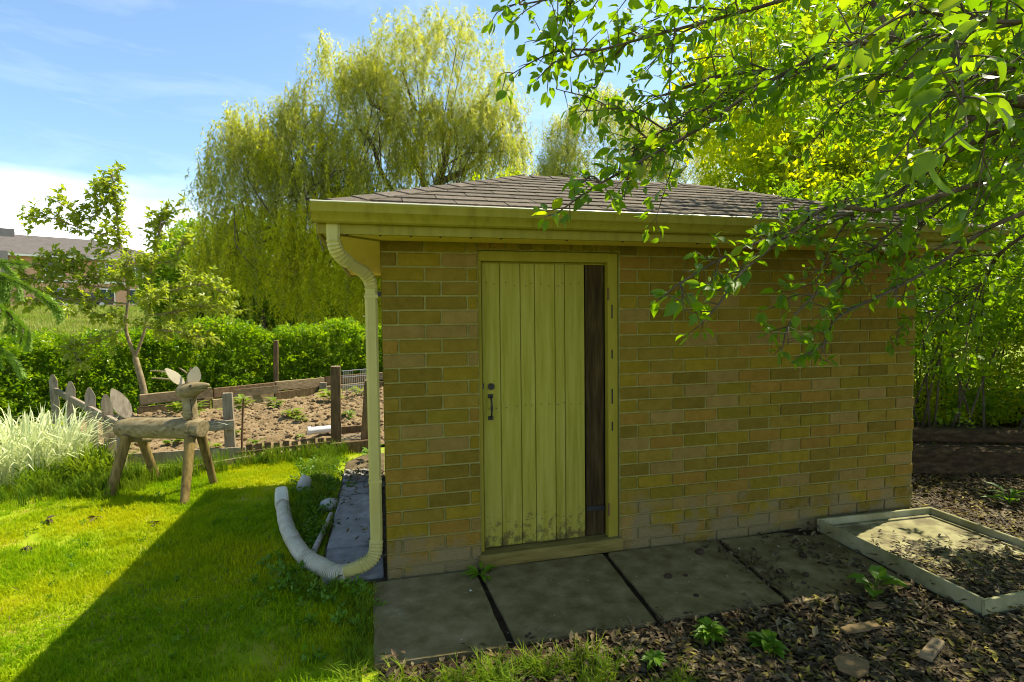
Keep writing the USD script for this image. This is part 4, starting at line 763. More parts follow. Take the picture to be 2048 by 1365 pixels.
# big willow: limbs arch up and out; leafy strands hang from them
def strand(ln, n, seed, lw=.030, ll=.13):
    r = np.random.default_rng(seed); t = np.sort(r.uniform(0, 1, n)); a = r.uniform(0, 2 * np.pi, n); P = np.stack([np.sin(t * 3 + seed) * .09 + .10 * t * np.cos(seed), np.cos(t * 2.3 + seed) * .09 + .10 * t * np.sin(seed), -t * ln], 1)
    D = np.stack([np.cos(a) * .8, np.sin(a) * .8, -r.uniform(.2, 1.0, n)], 1); N = np.stack([np.cos(a), np.sin(a), np.full(n, .6)], 1) + r.normal(0, .3, (n, 3))
    return leaf_arrays(P, D, N, ll * r.uniform(.7, 1.2, n), lw, .15, 1)
def willow(name, base, label, lobes, trunk, limbs, n, seed, mats, gold=.25):
    """lobes: (centre, radii, hang length range, weight)"""
    r = np.random.default_rng(seed); t = thing(name, base, label, 'tree'); base = np.asarray(base, float)
    tm_ = MB(); limb(tm_, trunk[0], trunk[1], trunk[2], 12); tm_.build('trunk', MATS['bark'], t, True)
    for l in limbs: q = MB(); limb(q, l[0], l[1], l[2], 8); q.build('limb', MATS['bark'], t, True)
    W = np.array([l[3] for l in lobes], float); W /= W.sum(); P, H, Gd = [], [], []
    tws = MB()
    for l, w in zip(lobes, W):
        m = int(n * w); c, R = np.array(l[0]), np.array(l[1]); d = rand_unit(m, r); d[:, 2] = np.abs(d[:, 2]) * 1.0 - .18
        rad = np.where(r.uniform(0, 1, m) < .74, r.uniform(.84, 1.03, m), r.uniform(.5, .9, m))
        lump = 1 + .5 * (meshkit.fbm(d * 3.0 + seed + c * .1, 3, seed) - .5)
        p = c + d * R * (rad * lump)[:, None]; kp = meshkit.fbm(p * .75 + seed, 3, seed) > .41 - .12 * (l[4] if len(l) > 4 else 0); p = p[kp]; m = len(p); P.append(p); H.append(np.full(m, l[2])); Gd.append(np.full(m, l[4] if len(l) > 4 else gold))
        for k in range(0, m, max(1, m // 9)):
            b = c - [0, 0, R[2] * .5] + r.normal(0, .4, 3); tws.tube(spline([b, b * .65 + p[k] * .35 + r.normal(0, .4, 3), b * .3 + p[k] * .7 + [0, 0, R[2] * .15] + r.normal(0, .3, 3), p[k]], 2), np.linspace(.03, .005, 7), 4)
    tws.build('boughs', MATS['bark'], t)
    P, H, Gd = np.vstack(P), np.concatenate(H), np.concatenate(Gd); n = len(P)
    protos = [strand(1.0, 26, 200 + k) for k in range(6)]
    az = r.uniform(0, 2 * np.pi, n); Q = zquat(az); L_ = H * r.uniform(.5, 1.3, n)
    L_ = np.minimum(L_, np.maximum(P[:, 2] - ground_z(P[:, 0], P[:, 1]) - .25, .3)); S = np.stack([r.uniform(.8, 1.3, n) * (.75 + .12 * L_)] * 2 + [L_], 1)
    # long hangs are strung from several one-metre strands so that leaves keep their size
    PP, QQ, SS, MM = [], [], [], []
    for p, q, l, g in zip(P, Q, L_, r.uniform(0, 1, n) < Gd):
        k = max(1, int(round(l / .9)))
        for j in range(k): PP.append(p - [0, 0, l / k * j] + r.normal(0, .05, 3)); QQ.append(q); SS.append((1.15, 1.15, l / k * 1.1)); MM.append(g)
    PP, QQ, SS, MM = map(np.array, (PP, QQ, SS, MM))
    instancer('crown', protos, MATS[mats[0]], PP[~MM], QQ[~MM], SS[~MM], t, kind='stuff')
    if MM.any(): instancer('golden_strands', protos, MATS[mats[1]], PP[MM], QQ[MM], SS[MM], t, kind='stuff')
    return t
willow('weeping_willow', (1.6, 18.2, .2), 'huge weeping willow behind the shed with strands hanging to the ground at left',
       [((2.15, 17.6, 8.8), (3.75, 3.2, 5.35), .62, 5.4, .05), ((.1, 17.8, 8.0), (2.4, 2.2, 4.6), .8, 1.5, .1), ((-2.6, 17.6, 6.6), (2.2, 2.0, 3.6), 1.0, 1.4, .1), ((-1.1, 17.2, 7.9), (2.5, 2.4, 4.6), .9, 2.6, .12), ((-3.7, 17.0, 6.6), (2.3, 2.2, 3.7), 1.3, 2.2, .1), ((4.4, 17.6, 7.4), (1.6, 2.0, 4.0), .8, 1.4, .05), ((2.3, 15.9, 7.4), (2.7, .9, 2.8), 1.1, 1.5, .12), ((-2.4, 15.6, 6.6), (2.6, .9, 2.6), 1.2, 1.5, .35), ((.4, 17.0, 5.8), (2.6, 2.2, 1.6), 1.6, .8, .3), ((-1.5, 15.3, 4.6), (2.0, .8, 1.7), 3.0, 1.1, .9), ((-.1, 15.2, 4.4), (.9, .7, 1.6), 3.2, .7, .8), ((-3.9, 15.8, 4.4), (2.0, 1.0, 1.7), 2.4, .8, .55)],
       ([(1.6, 18.2, 0), (1.75, 18.1, 2.5), (2.0, 17.9, 5.0), (2.2, 17.7, 6.8)], .36, .17),
       [([(2.1, 17.8, 6.2), (2.5, 17.5, 7.6), (2.75, 17.3, 8.7), (3.6, 17.2, 9.6), (4.2, 17.2, 10.2)], .14, .04), ([(2.0, 17.8, 6.0), (1.2, 17.2, 7.8), (.4, 16.9, 9.0), (-.2, 16.8, 9.3), (-.4, 16.9, 10.0)], .13, .04), ([(1.9, 17.9, 5.0), (.3, 17.2, 6.6), (-.2, 17.0, 7.9), (-.8, 16.8, 8.5)], .11, .04), ([(1.8, 18.0, 4.2), (-.8, 17.5, 5.6), (-2.6, 17.2, 6.7), (-4.4, 17.0, 7.4)], .2, .05), ([(2.7, 17.3, 8.6), (2.0, 17.0, 9.3), (1.4, 16.8, 9.1), (.9, 16.8, 10.6)], .1, .04), ([(2.2, 17.7, 6.8), (3.6, 17.4, 7.6), (4.8, 17.2, 9.2)], .15, .05)],
       10800, 11, ('willow_leaf', 'willow_gold'))
willow('weeping_willow', (12.6, 23.6, .5), 'second paler willow farther back, right of the big one',
       [((11.6, 23.4, 9.6), (3.9, 3.0, 4.6), .7, 4, .05), ((15.5, 22.6, 9.0), (3.0, 2.6, 4.0), .7, 2.4, .05), ((9.3, 23.8, 8.0), (1.6, 1.8, 3.4), .9, 1.2, .05)],
       ([(12.6, 23.6, .3), (12.4, 23.4, 4), (11.8, 23.2, 7.5)], .35, .2),
       [([(12.2, 23.3, 5.5), (11.0, 23.0, 7.8), (10.0, 22.8, 8.6), (9.0, 22.9, 8.9)], .16, .05), ([(12.0, 23.3, 7), (12.8, 23, 9), (13.6, 22.9, 11)], .14, .05), ([(12.4, 23.4, 6.0), (14.6, 22.8, 8.2), (16, 22.6, 9.6)], .15, .05)],
       7000, 12, ('willow_leaf', 'willow_gold'), .1)
tw_b = [twig_cluster(26, .55, .3, .5, .16, .11, 300 + k) for k in range(5)]
tw_s = [twig_cluster(22, .32, .2, .28, .09, .06, 320 + k) for k in range(5)]
def leafy_tree(name, base, blobs, n, m, protos, label, seed, trunk_r=.2, cat='tree', sc=(.8, 1.3), bark='bark'):
    r = np.random.default_rng(seed); t = thing(name, base, label, cat); base = np.asarray(base, float); W = np.array([np.prod(b[1]) ** .67 for b in blobs]); W /= W.sum(); P, D = [], []
    tr = MB(); top = np.array(blobs[0][0]); limb(tr, [base - [0, 0, .05], base * .6 + top * .4 + r.normal(0, .1, 3), top], trunk_r, trunk_r * .3, 10); tr.build('trunk', MATS[bark], t, True)
    br = MB()
    for (c, R), w in zip(blobs, W):
        c, R = np.array(c, float), np.array(R, float); k = int(n * w); d = rand_unit(k, r); rad = np.where(r.uniform(0, 1, k) < .65, r.uniform(.8, 1.02, k), r.uniform(.3, .85, k)); lump = 1 + .7 * (meshkit.fbm(d * 2.6 + c, 3, seed) - .5)
        P.append(c + d * R * (rad * lump)[:, None]); D.append(d + r.normal(0, .4, (k, 3)) + [0, 0, -.1])
        s = base * .5 + top * .5; br.tube(spline([s, (s + c) / 2 + r.normal(0, .15, 3), c], 4), np.linspace(trunk_r * .5, .02, 9), 6)
        for q in range(8): br.tube(spline([c, (c + P[-1][q]) / 2 + r.normal(0, .1, 3), P[-1][q]], 3), np.linspace(.03, .006, 7), 4)
    br.build('limbs', MATS[bark], t, True); P, D = np.vstack(P), np.vstack(D)
    instancer('crown', protos, MATS[m], P, quat_from(D, r.uniform(0, 6.28, len(P))), r.uniform(*sc, len(P)), t, kind='stuff')
GZ = lambda x, y: float(ground_z(x, y))
leafy_tree('dense_tree', (-8.9, 27.0, GZ(-8.9, 27)), [((-8.9, 27.0, 4.2), (1.9, 1.6, 2.0)), ((-7.4, 27.2, 3.4), (1.7, 1.5, 1.8)), ((-10.1, 27.4, 3.2), (1.3, 1.3, 1.5))], 1500, 'hedge_leaf', tw_b, 'dense mid green tree left of the willow strands', 21)
leafy_tree('dense_tree', (-5.6, 25.6, GZ(-5.6, 25.6)), [((-5.6, 25.6, 4.4), (2.2, 1.8, 2.6)), ((-3.4, 26, 3.6), (2.2, 1.6, 2.4)), ((-1.0, 26.5, 3.4), (2.2, 1.6, 2.4))], 1700, 'hedge_leaf', tw_b, 'dark tree standing in the shade behind the willow strands', 22)
leafy_tree('dense_tree', (-8.6, 29.5, GZ(-8.6, 29.5)), [((-8.6, 29.5, 2.3), (2.3, 1.2, 1.1)), ((-5.6, 29.2, 2.3), (2.3, 1.2, 1.2)), ((-3.0, 29.2, 2.2), (2.0, 1.2, 1.1))], 900, 'dark_leaf', tw_b, 'low dark bushy growth at the far edge of the meadow', 23, .08, 'shrub')
leafy_tree('bright_tree', (3.3, 11.3, 0), [((3.3, 11.2, 4.55), (.75, .7, .85)), ((4.4, 11.6, 3.9), (1.3, 1.0, 1.0)), ((2.4, 11.6, 3.6), (1.0, .9, .8))], 900, 'bright_leaf', tw_s, 'bright yellow green young tree just above the roof peak', 24, .08)
leafy_tree('bright_tree', (7.2, 5.8, 0), [((7.3, 5.6, 3.6), (1.5, 1.4, 1.3)), ((6.6, 4.9, 2.5), (1.0, 1.2, 1.2)), ((8.6, 5.0, 4.4), (1.6, 1.5, 1.5)), ((7.6, 3.9, 2.9), (1.4, 1.2, 1.3))], 2600, 'bright_leaf', tw_s, 'backlit yellow green tree right behind the shed', 25, .12)
leafy_tree('bright_tree', (12.0, 6.0, 0), [((12.0, 5.8, 6.0), (2.7, 2.5, 2.7)), ((10.8, 3.8, 4.2), (2.0, 1.9, 2.1)), ((13.6, 3.4, 5.6), (2.5, 2.3, 2.8)), ((9.6, 7.4, 7.3), (2.4, 2.3, 2.2)), ((11.5, 2.6, 2.6), (1.8, 1.6, 1.7))], 3000, 'bright_leaf', tw_b, 'tall backlit tree filling the upper right behind the apple branches', 26, .2)
# young tree behind the bed
yt = thing('young_tree', (-3.86, 6.75, 0), 'slender young fruit tree with forked trunk behind the picket fence', 'tree')
q = MB(); yb = np.array([-3.86, 6.75, 0.0]); fork = np.array([-3.95, 6.72, 1.0])
limb(q, [yb - [0, 0, .05], (-3.86, 6.75, .45), fork], .058, .044, 10)
s1 = limb(q, [fork, (-4.06, 6.7, 1.5), (-4.0, 6.7, 2.1), (-4.1, 6.7, 2.9), (-4.12, 6.7, 3.5), (-4.15, 6.68, 3.95)], .030, .008)
s2 = limb(q, [fork, (-3.80, 6.75, 1.5), (-3.72, 6.7, 2.1), (-3.6, 6.7, 2.75), (-3.45, 6.65, 3.3)], .026, .008)
q.build('trunk', MATS['young_bark'], yt, True)
ylimbs = [[s1[12], (-4.7, 6.5, 2.2), (-5.3, 6.4, 2.25), (-5.95, 6.3, 2.15)], [s1[17], (-4.5, 6.6, 2.55), (-4.9, 6.5, 2.6)], [s1[15], (-3.9, 6.4, 2.45), (-3.75, 6.2, 2.6)], [s1[14], (-4.5, 6.6, 2.3), (-5.0, 6.5, 2.45), (-5.5, 6.4, 2.4)], [s1[10], (-4.6, 6.5, 1.95), (-5.2, 6.3, 1.95), (-5.7, 6.2, 2.2)], [s1[20], (-4.4, 6.7, 3.0), (-4.9, 6.6, 3.2), (-5.25, 6.55, 3.2)], [s1[26], (-4.5, 6.7, 3.25), (-4.85, 6.6, 3.45)], [s1[30], (-4.35, 6.7, 3.6), (-4.4, 6.7, 3.75)],
          [s2[12], (-3.3, 6.6, 2.1), (-2.9, 6.5, 2.2), (-2.5, 6.4, 2.05)], [s2[8], (-3.2, 6.5, 1.75), (-2.8, 6.4, 1.85), (-2.45, 6.3, 1.75)], [s2[16], (-3.3, 6.6, 2.6), (-3.1, 6.5, 2.9)], [s2[6], (-3.4, 6.3, 1.45), (-3.0, 6.2, 1.4), (-2.75, 6.1, 1.3)], [s1[6], (-4.3, 6.4, 1.3), (-4.6, 6.3, 1.2), (-4.45, 6.2, .95)], [s2[10], (-3.6, 6.3, 1.9), (-3.3, 6.0, 2.0)], [s1[8], (-4.2, 6.3, 1.7), (-4.5, 6.1, 1.8)], [s2[20], (-3.45, 6.7, 3.2), (-3.3, 6.7, 3.45)], [s1[12], (-4.0, 6.4, 2.2), (-3.9, 6.2, 2.3)]]
q = MB(); LP, LD = [], []; r_ = np.random.default_rng(55)
def leafy_twigs(curve, r, step, tl, per, P, D, wood=None, r0=.004, skip=.2, up=.3, leafs=True):
    """short leafy side shoots along a curve"""
    seg = np.linalg.norm(np.diff(curve, axis=0), axis=1); cum = np.r_[0, np.cumsum(seg)]
    for s in np.arange(cum[-1] * skip, cum[-1], step):
        s = s + r.uniform(-.4, .4) * step; i = min(np.searchsorted(cum, s), len(curve) - 1); p = curve[i]; d = unit(curve[i] - curve[max(i - 1, 0)])
        o = rand_unit(1, r)[0] * .9 + d * .6 + [0, 0, up]; o = unit(o); ln = tl * r.uniform(.3, 1.1); e = p + o * ln; mid = p + o * ln * .5 + [0, 0, .04 * ln]
        c = spline([p, mid, e], 3)
        if wood is not None: wood.tube(c, np.linspace(r0, r0 * .4, len(c)), 4, False)
        k = max(2, int(per * ln / tl)); tt = r.uniform(.25, 1, k)
        for u in tt: P.append(p + (e - p) * u); D.append(unit(o * .7 + rand_unit(1, r)[0] * .9))
    return P, D
for l in ylimbs:
    c = limb(q, l, .014, .005, 6); leafy_twigs(c, r_, .024, .30, 14, LP, LD, q, .0035, .1)
for c in (s1[16:], s2[12:]): leafy_twigs(c, r_, .022, .28, 14, LP, LD, q, .0035, .0)
q.build('branches', MATS['young_bark'], yt, True); LP, LD = np.array(LP), np.array(LD); n = len(LP)
v, f = leaf_arrays(LP, LD + [0, 0, -.25], rand_unit(n, r_) * .7 + [0, 0, 1], .10 * r_.uniform(.6, 1.2, n), .055 * r_.uniform(.7, 1.2, n), .25, 1); MB().add(v, f).build('foliage', MATS['young_leaf'], yt, kind='stuff')
# spruce: trunk outside the frame, branches reach in from the left
sp_ = thing('spruce_tree', (-4.1, .9, 0), 'spruce whose drooping green branch tips reach in at the left edge', 'tree'); q = MB(); limb(q, [(-4.1, .9, -.05), (-4.1, .9, 2), (-4.1, .9, 4.2)], .12, .03, 10); q.build('trunk', MATS['bark'], sp_, True)
def spruce_twig(c, r, V, wood, w=.036, dens=2200):
    wood.tube(c, np.linspace(.006, .003, len(c)), 5); seg = np.linalg.norm(np.diff(c, axis=0), axis=1); cum = np.r_[0, np.cumsum(seg)]; n = int(cum[-1] * dens); s = r.uniform(0, cum[-1], n)
    p = np.stack([np.interp(s, cum, c[:, k]) for k in range(3)], 1); d = np.stack([np.interp(s + .02, cum, c[:, k]) for k in range(3)], 1) - p; d = unit(d + [1e-6, 0, 0]); o = rand_unit(n, r); o = unit(o - d * (o * d).sum(1, keepdims=True)); D = unit(d * .75 + o)
    V.add(*leaf_arrays(p, D, o, w * r.uniform(.8, 1.2, n), .0042, .05, 1))
nd, wd = MB(), MB(); r_ = np.random.default_rng(9)
for main, subs in (([(-4.1, .9, 2.25), (-3.2, .85, 2.15), (-2.5, .8, 1.95), (-2.2, .8, 1.82), (-2.02, .8, 1.66)], 9), ([(-4.1, .9, 2.05), (-3.2, .8, 1.95), (-2.5, .75, 1.82), (-2.28, .75, 1.66), (-2.19, .75, 1.52)], 8), ([(-4.1, .9, 1.8), (-3.2, .8, 1.75), (-2.6, .7, 1.66), (-2.38, .7, 1.5), (-2.34, .7, 1.38)], 8), ([(-4.1, .9, 2.5), (-3.3, 1.0, 2.3), (-2.7, 1.0, 2.05), (-2.3, 1.0, 1.97)], 6)):
    c = spline(main, 8); spruce_twig(c[8:], r_, nd, wd)
    for k in range(subs): i = r_.integers(10, len(c) - 3); p = c[i]; e = p + np.array([r_.uniform(.0, .12), r_.normal(0, .12), -r_.uniform(.08, .26)]); spruce_twig(spline([p, (p + e) / 2 + [.03, 0, .02], e], 5), r_, nd, wd)
wd.build('branches', MATS['bark'], sp_, True); nd.build('needles', MATS['spruce_needle'], sp_, kind='stuff')

# ------------------------------------------------------------------ apple tree (trunk beyond the right edge of the frame)
at = thing('apple_tree', (4.15, -1.75, 0), 'old apple tree reaching in from the right with long drooping leafy branches', 'tree')
q = MB(); limb(q, [(4.15, -1.75, -.05), (4.1, -1.75, .8), (4.0, -1.7, 1.6), (3.85, -1.65, 2.1)], .17, .11, 14); q.build('trunk', MATS['apple_bark'], at, True)
T0 = (3.85, -1.65, 2.1)
APL = dict(
 A=([T0, (3.3, -1.62, 2.38), (2.929, -1.55, 2.44), (2.683, -1.5, 2.481), (2.332, -1.35, 2.564), (2.313, -1.3, 2.681), (2.21, -1.2, 2.732), (1.953, -1.0, 2.764), (1.652, -.9, 2.76), (1.328, -.9, 2.636)], .034, .006),
 B=([(3.5, -1.62, 2.3), (3.101, -1.45, 2.546), (2.996, -1.3, 2.512), (2.828, -1.1, 2.392), (2.585, -1.0, 2.198), (2.357, -.95, 2.097), (2.052, -.95, 1.987)], .027, .005),
 C=([T0, (3.5, -1.5, 2.33), (3.2, -1.4, 2.321), (3.006, -1.3, 2.27), (2.685, -1.2, 2.17), (2.348, -1.15, 2.081), (2.036, -1.15, 2.083), (1.832, -1.15, 1.964), (1.568, -1.15, 1.778), (1.449, -1.15, 1.633), (1.345, -1.15, 1.535)], .020, .003),
 D=([T0, (3.385, -1.3, 2.141), (2.979, -1.2, 2.022), (2.792, -1.1, 1.854), (2.496, -1.1, 1.716), (2.138, -1.1, 1.568), (2.082, -1.1, 1.46), (1.97, -1.1, 1.39)], .014, .003),
 E=([(2.685, -1.2, 2.17), (2.504, -1.1, 2.025), (2.345, -1.05, 1.873), (1.967, -1.1, 1.648), (1.86, -1.1, 1.53), (1.825, -1.1, 1.42)], .009, .003),
 F=([(2.332, -1.35, 2.564), (2.163, -1.2, 2.823), (1.74, -1.1, 2.65), (1.401, -1.1, 2.425), (1.062, -1.1, 2.235), (.844, -1.15, 2.109), (.691, -1.15, 2.002)], .013, .003),
 G=([(2.313, -1.3, 2.681), (2.078, -1.2, 3.088), (1.635, -1.1, 3.154), (1.169, -1.05, 3.035), (.84, -1.0, 2.978), (.593, -1.0, 2.905)], .012, .003),
 H=([(2.078, -1.2, 3.088), (1.713, -1.0, 3.022), (1.353, -.95, 2.915), (1.025, -.95, 2.8), (.763, -.95, 2.708)], .010, .003),
 I=([(1.953, -1.0, 2.764), (1.653, -.9, 2.64), (1.328, -.9, 2.473), (1.147, -.9, 2.367)], .009, .003),
 
 K=([T0, (3.1, -1.85, 2.5), (2.306, -1.95, 2.56), (1.9, -2.0, 2.46), (1.569, -2.08, 2.38), (1.42, -2.12, 2.31)], .012, .003),
 L=([(2.9, -1.62, 2.44), (2.658, -1.7, 2.564), (2.196, -1.8, 2.45), (1.922, -1.85, 2.36), (1.75, -1.88, 2.32)], .009, .003),
 M=([(2.36, -1.0, 2.1), (2.124, -1.0, 2.055), (1.631, -1.05, 1.891), (1.314, -1.1, 1.746), (1.191, -1.1, 1.658)], .008, .003),
 O=([T0, (3.6, -1.0, 2.6), (3.6, -.4, 2.9), (3.5, .2, 3.1)], .03, .006), P=([(3.0, -1.3, 2.27), (3.1, -.9, 2.2), (3.0, -.6, 2.0), (2.75, -.5, 1.85)], .012, .003),
 Q=([(3.4, -1.3, 2.14), (3.5, -.9, 1.95), (3.6, -.7, 1.75), (3.35, -.6, 1.55)], .012, .003), R=([T0, (4.0, -1.1, 2.4), (4.5, -.6, 2.3), (4.7, -.4, 2.0), (4.5, -.4, 1.75)], .018, .004), S=([(2.6, -1.45, 2.5), (2.4, -1.2, 3.0), (2.3, -.9, 3.3), (2.0, -.6, 3.4)], .013, .004), )
LP, LD, wood, ra_ = [], [], MB(), np.random.default_rng(31)
for key, (pts, r0, r1) in APL.items():
    q = MB(); c = limb(q, pts, r0, r1, 8, 7); q.build('branch', MATS['apple_bark'], at, True)
    leafy_twigs(c, ra_, .055 if key in 'CDEM' else .036 if key == 'F' else .031, .11 if key in 'CDEFM' else .20, 6 if key in 'CDEFM' else 7, LP, LD, wood, .0035, .22, up=.05)
    # longer side shoots that carry twigs of their own
    hang = key in 'CDEFM'
    for s in (np.linspace(.35, .8, 3) if hang else np.linspace(.3, .92, 7)):
        i = int(s * (len(c) - 1)); d = unit(c[min(i + 2, len(c) - 1)] - c[i]); o = unit(d * .9 + rand_unit(1, ra_)[0] * .8 + [0, .1, .05]); ln = ra_.uniform(.10, .28) if hang else ra_.uniform(.25, .55)
        cc = spline([c[i], c[i] + o * ln * .5 + [0, 0, .02], c[i] + o * ln + [0, 0, -.02 if hang else -.06]], 6); wood.tube(cc, np.linspace(.0055, .002, len(cc)), 5, False); leafy_twigs(cc, ra_, .04, .12, 5, LP, LD, wood, .003, .1, up=.0)
wood.build('twigs', MATS['apple_bark'], at, True, kind='stuff')
LP, LD = np.array(LP), np.array(LD); LD[:, 2] -= .22; n = len(LP)
keep = np.linalg.norm(LP - CAM, axis=1) > .75; LP, LD = LP[keep], LD[keep]; n = len(LP)
LN = rand_unit(n, ra_) * .75 + [0, 0, .8]; LL = .064 * ra_.uniform(.45, 1.25, n); LW = LL * ra_.uniform(.46, .70, n)
dist = np.linalg.norm(LP - CAM, axis=1); seen = in_view(LP, .02)
near = set(np.argsort(np.where(seen, dist / LL, 1e9))[:300].tolist())
CU = ra_.uniform(-.08, .5, (n, 1)); v5, f5 = leaf_arrays(LP + LD * .012, LD, LN, LL, LW, CU, 5); v5 = v5.reshape(n, 17, 3)
v, f = leaf_arrays(LP + LD * .012, LD, LN, LL, LW, CU, 2); v = v.reshape(n, 8, 3); F1 = f[:8]
for i in sorted(near): MB().add(v5[i], f5[:20]).build('leaf', MATS['apple_leaf'], at, True)
far = [i for i in range(n) if i not in near]
MB().add(v[far].reshape(-1, 3), (F1[None] + (np.arange(len(far)) * 8)[:, None, None]).reshape(-1, 3)).build('foliage', MATS['apple_leaf'], at, True, kind='stuff')
# the rest of the crown above and behind the camera, which dapples the ground
tw_a = [twig_cluster(20, .34, .2, .22, .066, .040, 400 + k) for k in range(5)]
cb = [((4.6, -1.4, 3.7), (1.9, 1.5, .9)), ((3.2, -2.6, 3.9), (1.3, 1.0, .7)), ((5.4, -3.2, 3.4), (1.6, 1.6, 1.0)), ((6.0, -1.3, 3.2), (1.3, 1.2, .9)), ((3.6, -.2, 3.6), (1.3, .9, .6))]
P, D = [], []; lm = MB()
for c, R in cb:
    k = int(95 * np.prod(R) ** .67 * 2.4); d = rand_unit(k, ra_); P.append(np.array(c) + d * R * ra_.uniform(.3, 1, k)[:, None] ** .6); D.append(d + ra_.normal(0, .5, (k, 3)))
    lm.tube(spline([T0, (np.array(T0) + c) / 2 + [0, 0, -.2], c], 5), np.linspace(.06, .012, 11), 7)
    for j in range(7): lm.tube(spline([np.array(c), (np.array(c) + P[-1][j]) / 2, P[-1][j]], 3), np.linspace(.012, .004, 7), 5)
lm.build('upper_limbs', MATS['apple_bark'], at, True); P, D = np.vstack(P), np.vstack(D)
instancer('upper_foliage', tw_a, MATS['apple_leaf'], P, quat_from(D, ra_.uniform(0, 6.28, len(P))), ra_.uniform(.8, 1.3, len(P)), at, kind='stuff')

# ------------------------------------------------------------------ far building, road, cars
fx, fy = np.array([.886, .464]), np.array([-.464, .886])          # along the facade, away from it
def FB(s, t, z): p = np.array([-37.6, 61.7]) + fx * s + fy * t; return np.array([p[0], p[1], z])
RB = np.stack([np.r_[fx, 0], np.r_[fy, 0], [0, 0, 1.0]], 1); zg = 3.0
bd_ = thing('brick_building', FB(0, 5, zg), 'long two storey red brick building with grey hip roof far beyond the meadow', 'building')
def fbox(s0, s1, t0, t1, z0, z1, ch=0): return MB().box(FB((s0 + s1) / 2, (t0 + t1) / 2, (z0 + z1) / 2), (s1 - s0, t1 - t0, z1 - z0), RB, ch)
fbox(-26, 15.5, 0, 12, zg - 1, 8.7).build('wall', MATS['red_brick'], bd_); fbox(-10, .8, -.9, -.01, 6.4, 8.9).build('grey_gable', MATS['grey_siding'], bd_); fbox(-10, 15.2, -.06, -.005, 5.9, 6.15).build('string_course', MATS['white_trim'], bd_)
def hip(s0, s1, t0, t1, z0, rise):
    h = (t1 - t0) / 2; V = [FB(s0, t0, z0), FB(s1, t0, z0), FB(s1, t1, z0), FB(s0, t1, z0), FB(s0 + h, t0 + h, z0 + rise), FB(s1 - h * 1.2, t0 + h, z0 + rise)]
    return MB().add(V, [(0, 1, 5), (0, 5, 4), (1, 2, 5), (2, 3, 4), (2, 4, 5), (3, 0, 4), (0, 2, 1), (0, 3, 2)])
hip(-27, 16.3, -.9, 12.9, 8.72, 2.7).build('roof', MATS['grey_roof'], bd_); fbox(-27, 16.2, -.85, -.75, 8.48, 8.71).build('eaves_board', MATS['white_trim'], bd_)
ch_ = fbox(-3.5, 1.2, 5, 7.5, 10.9, 11.9); ch_.build('roof_box', MATS['grey_siding'], bd_)
for s, z in [(s, z) for s in (-3.2, -.2, 4.3, 8.7, 11.4, 13.6) for z in (zg + .6, 6.5)]:
    if z > 6 and s < 1: continue
    fw = fbox(s - .75, s + .75, -.08, -.01, z, z + 1.75).build('window', MATS['white_trim'], bd_)
    for k in (-1, 1): fbox(s + k * .35 - .28, s + k * .35 + .28, -.11, -.082, z + .1, z + 1.65).build('pane', MATS['window_glass'], fw)
# car park strip
rd = MB(); nseg = 30; V = []
for i in range(nseg + 1):
    s = -30 + i * 2.2
    for t in (-13.0, -6.5): p = FB(s, t, 0); V.append((p[0], p[1], GZ(p[0], p[1]) + .02))
rd.add(V, [(2 * i, 2 * i + 2, 2 * i + 3, 2 * i + 1) for i in range(nseg)]); rd.build('road', MATS['asphalt'], None, True, kind='structure', label='pale road in front of the far brick building')
def car(c, yaw, m, label):
    t = thing('parked_car', c, label, 'car', 'cars parked before the far building'); R = rotz(yaw); c = np.asarray(c, float)
    side = [(-2.2, .28), (-2.28, .55), (-2.2, .86), (-1.5, .95), (-.95, 1.38), (-.4, 1.45), (.35, 1.42), (1.05, .98), (1.9, .86), (2.2, .68), (2.24, .4), (2.15, .26)]
    body = Polygon(side)
    for wx in (-1.35, 1.38): body = body.difference(Polygon([(wx + .38 * math.cos(a), .3 + .38 * math.sin(a)) for a in np.linspace(0, 2 * np.pi, 20)]))
    v, f = extrude(body, 'y', -.86, .86).arrays(); v[:, 1] *= np.where(v[:, 2] > 1.0, .80, 1.0); MB().add(v @ R.T + c, f).build('body', MATS[m], t)
    for sg in (-1, 1):
        for gx in ([(-1.3, .98), (-.9, 1.30), (-.32, 1.36), (-.32, .98)], [(-.24, .98), (-.24, 1.36), (.30, 1.33), (.88, .98)]):
            y0 = .70 * sg; V = np.array([(x, sg * (.865 - .17 * np.clip((z - .96) / .12, 0, 1) + (0.004)), z) for x, z in gx]); MB().add(V @ R.T + c, [(0, 1, 2), (0, 2, 3)] if sg < 0 else [(0, 2, 1), (0, 3, 2)]).build('side_window', MATS['window_glass'], t)
    for wx in (-1.35, 1.38):
        for sg in (-1, 1):
            w = MB().tube((np.array([(wx, sg * .66, .31), (wx, sg * .85, .31)]) @ R.T) + c, .31, 18).build('wheel', MATS['tyre'], t, 30); MB().tube((np.array([(wx, sg * .845, .31), (wx, sg * .862, .31)]) @ R.T) + c, .20, 14).build('rim', MATS['rim'], w, 30)
    for sg in (-1, 1): MB().box(np.array([2.17, sg * .62, .74]) @ R.T + c, (.12, .36, .14), R, .02).build('headlight', MATS['rim'], t); MB().box(np.array([-2.22, sg * .62, .78]) @ R.T + c, (.10, .36, .15), R, .02).build('tail_light', MATS['tail_light'], t)
ya = math.atan2(fx[1], fx[0])
for s, m, lab in ((6.2, 'car_paint', 'dark brown sedan parked before the brick wall, seen left of the young tree'), (12.6, 'car_blue', 'blue grey car glimpsed through the young tree crown')):
    p = FB(s, -9.2, 0); car((p[0], p[1], GZ(p[0], p[1]) + .03), ya + math.pi, m, lab)

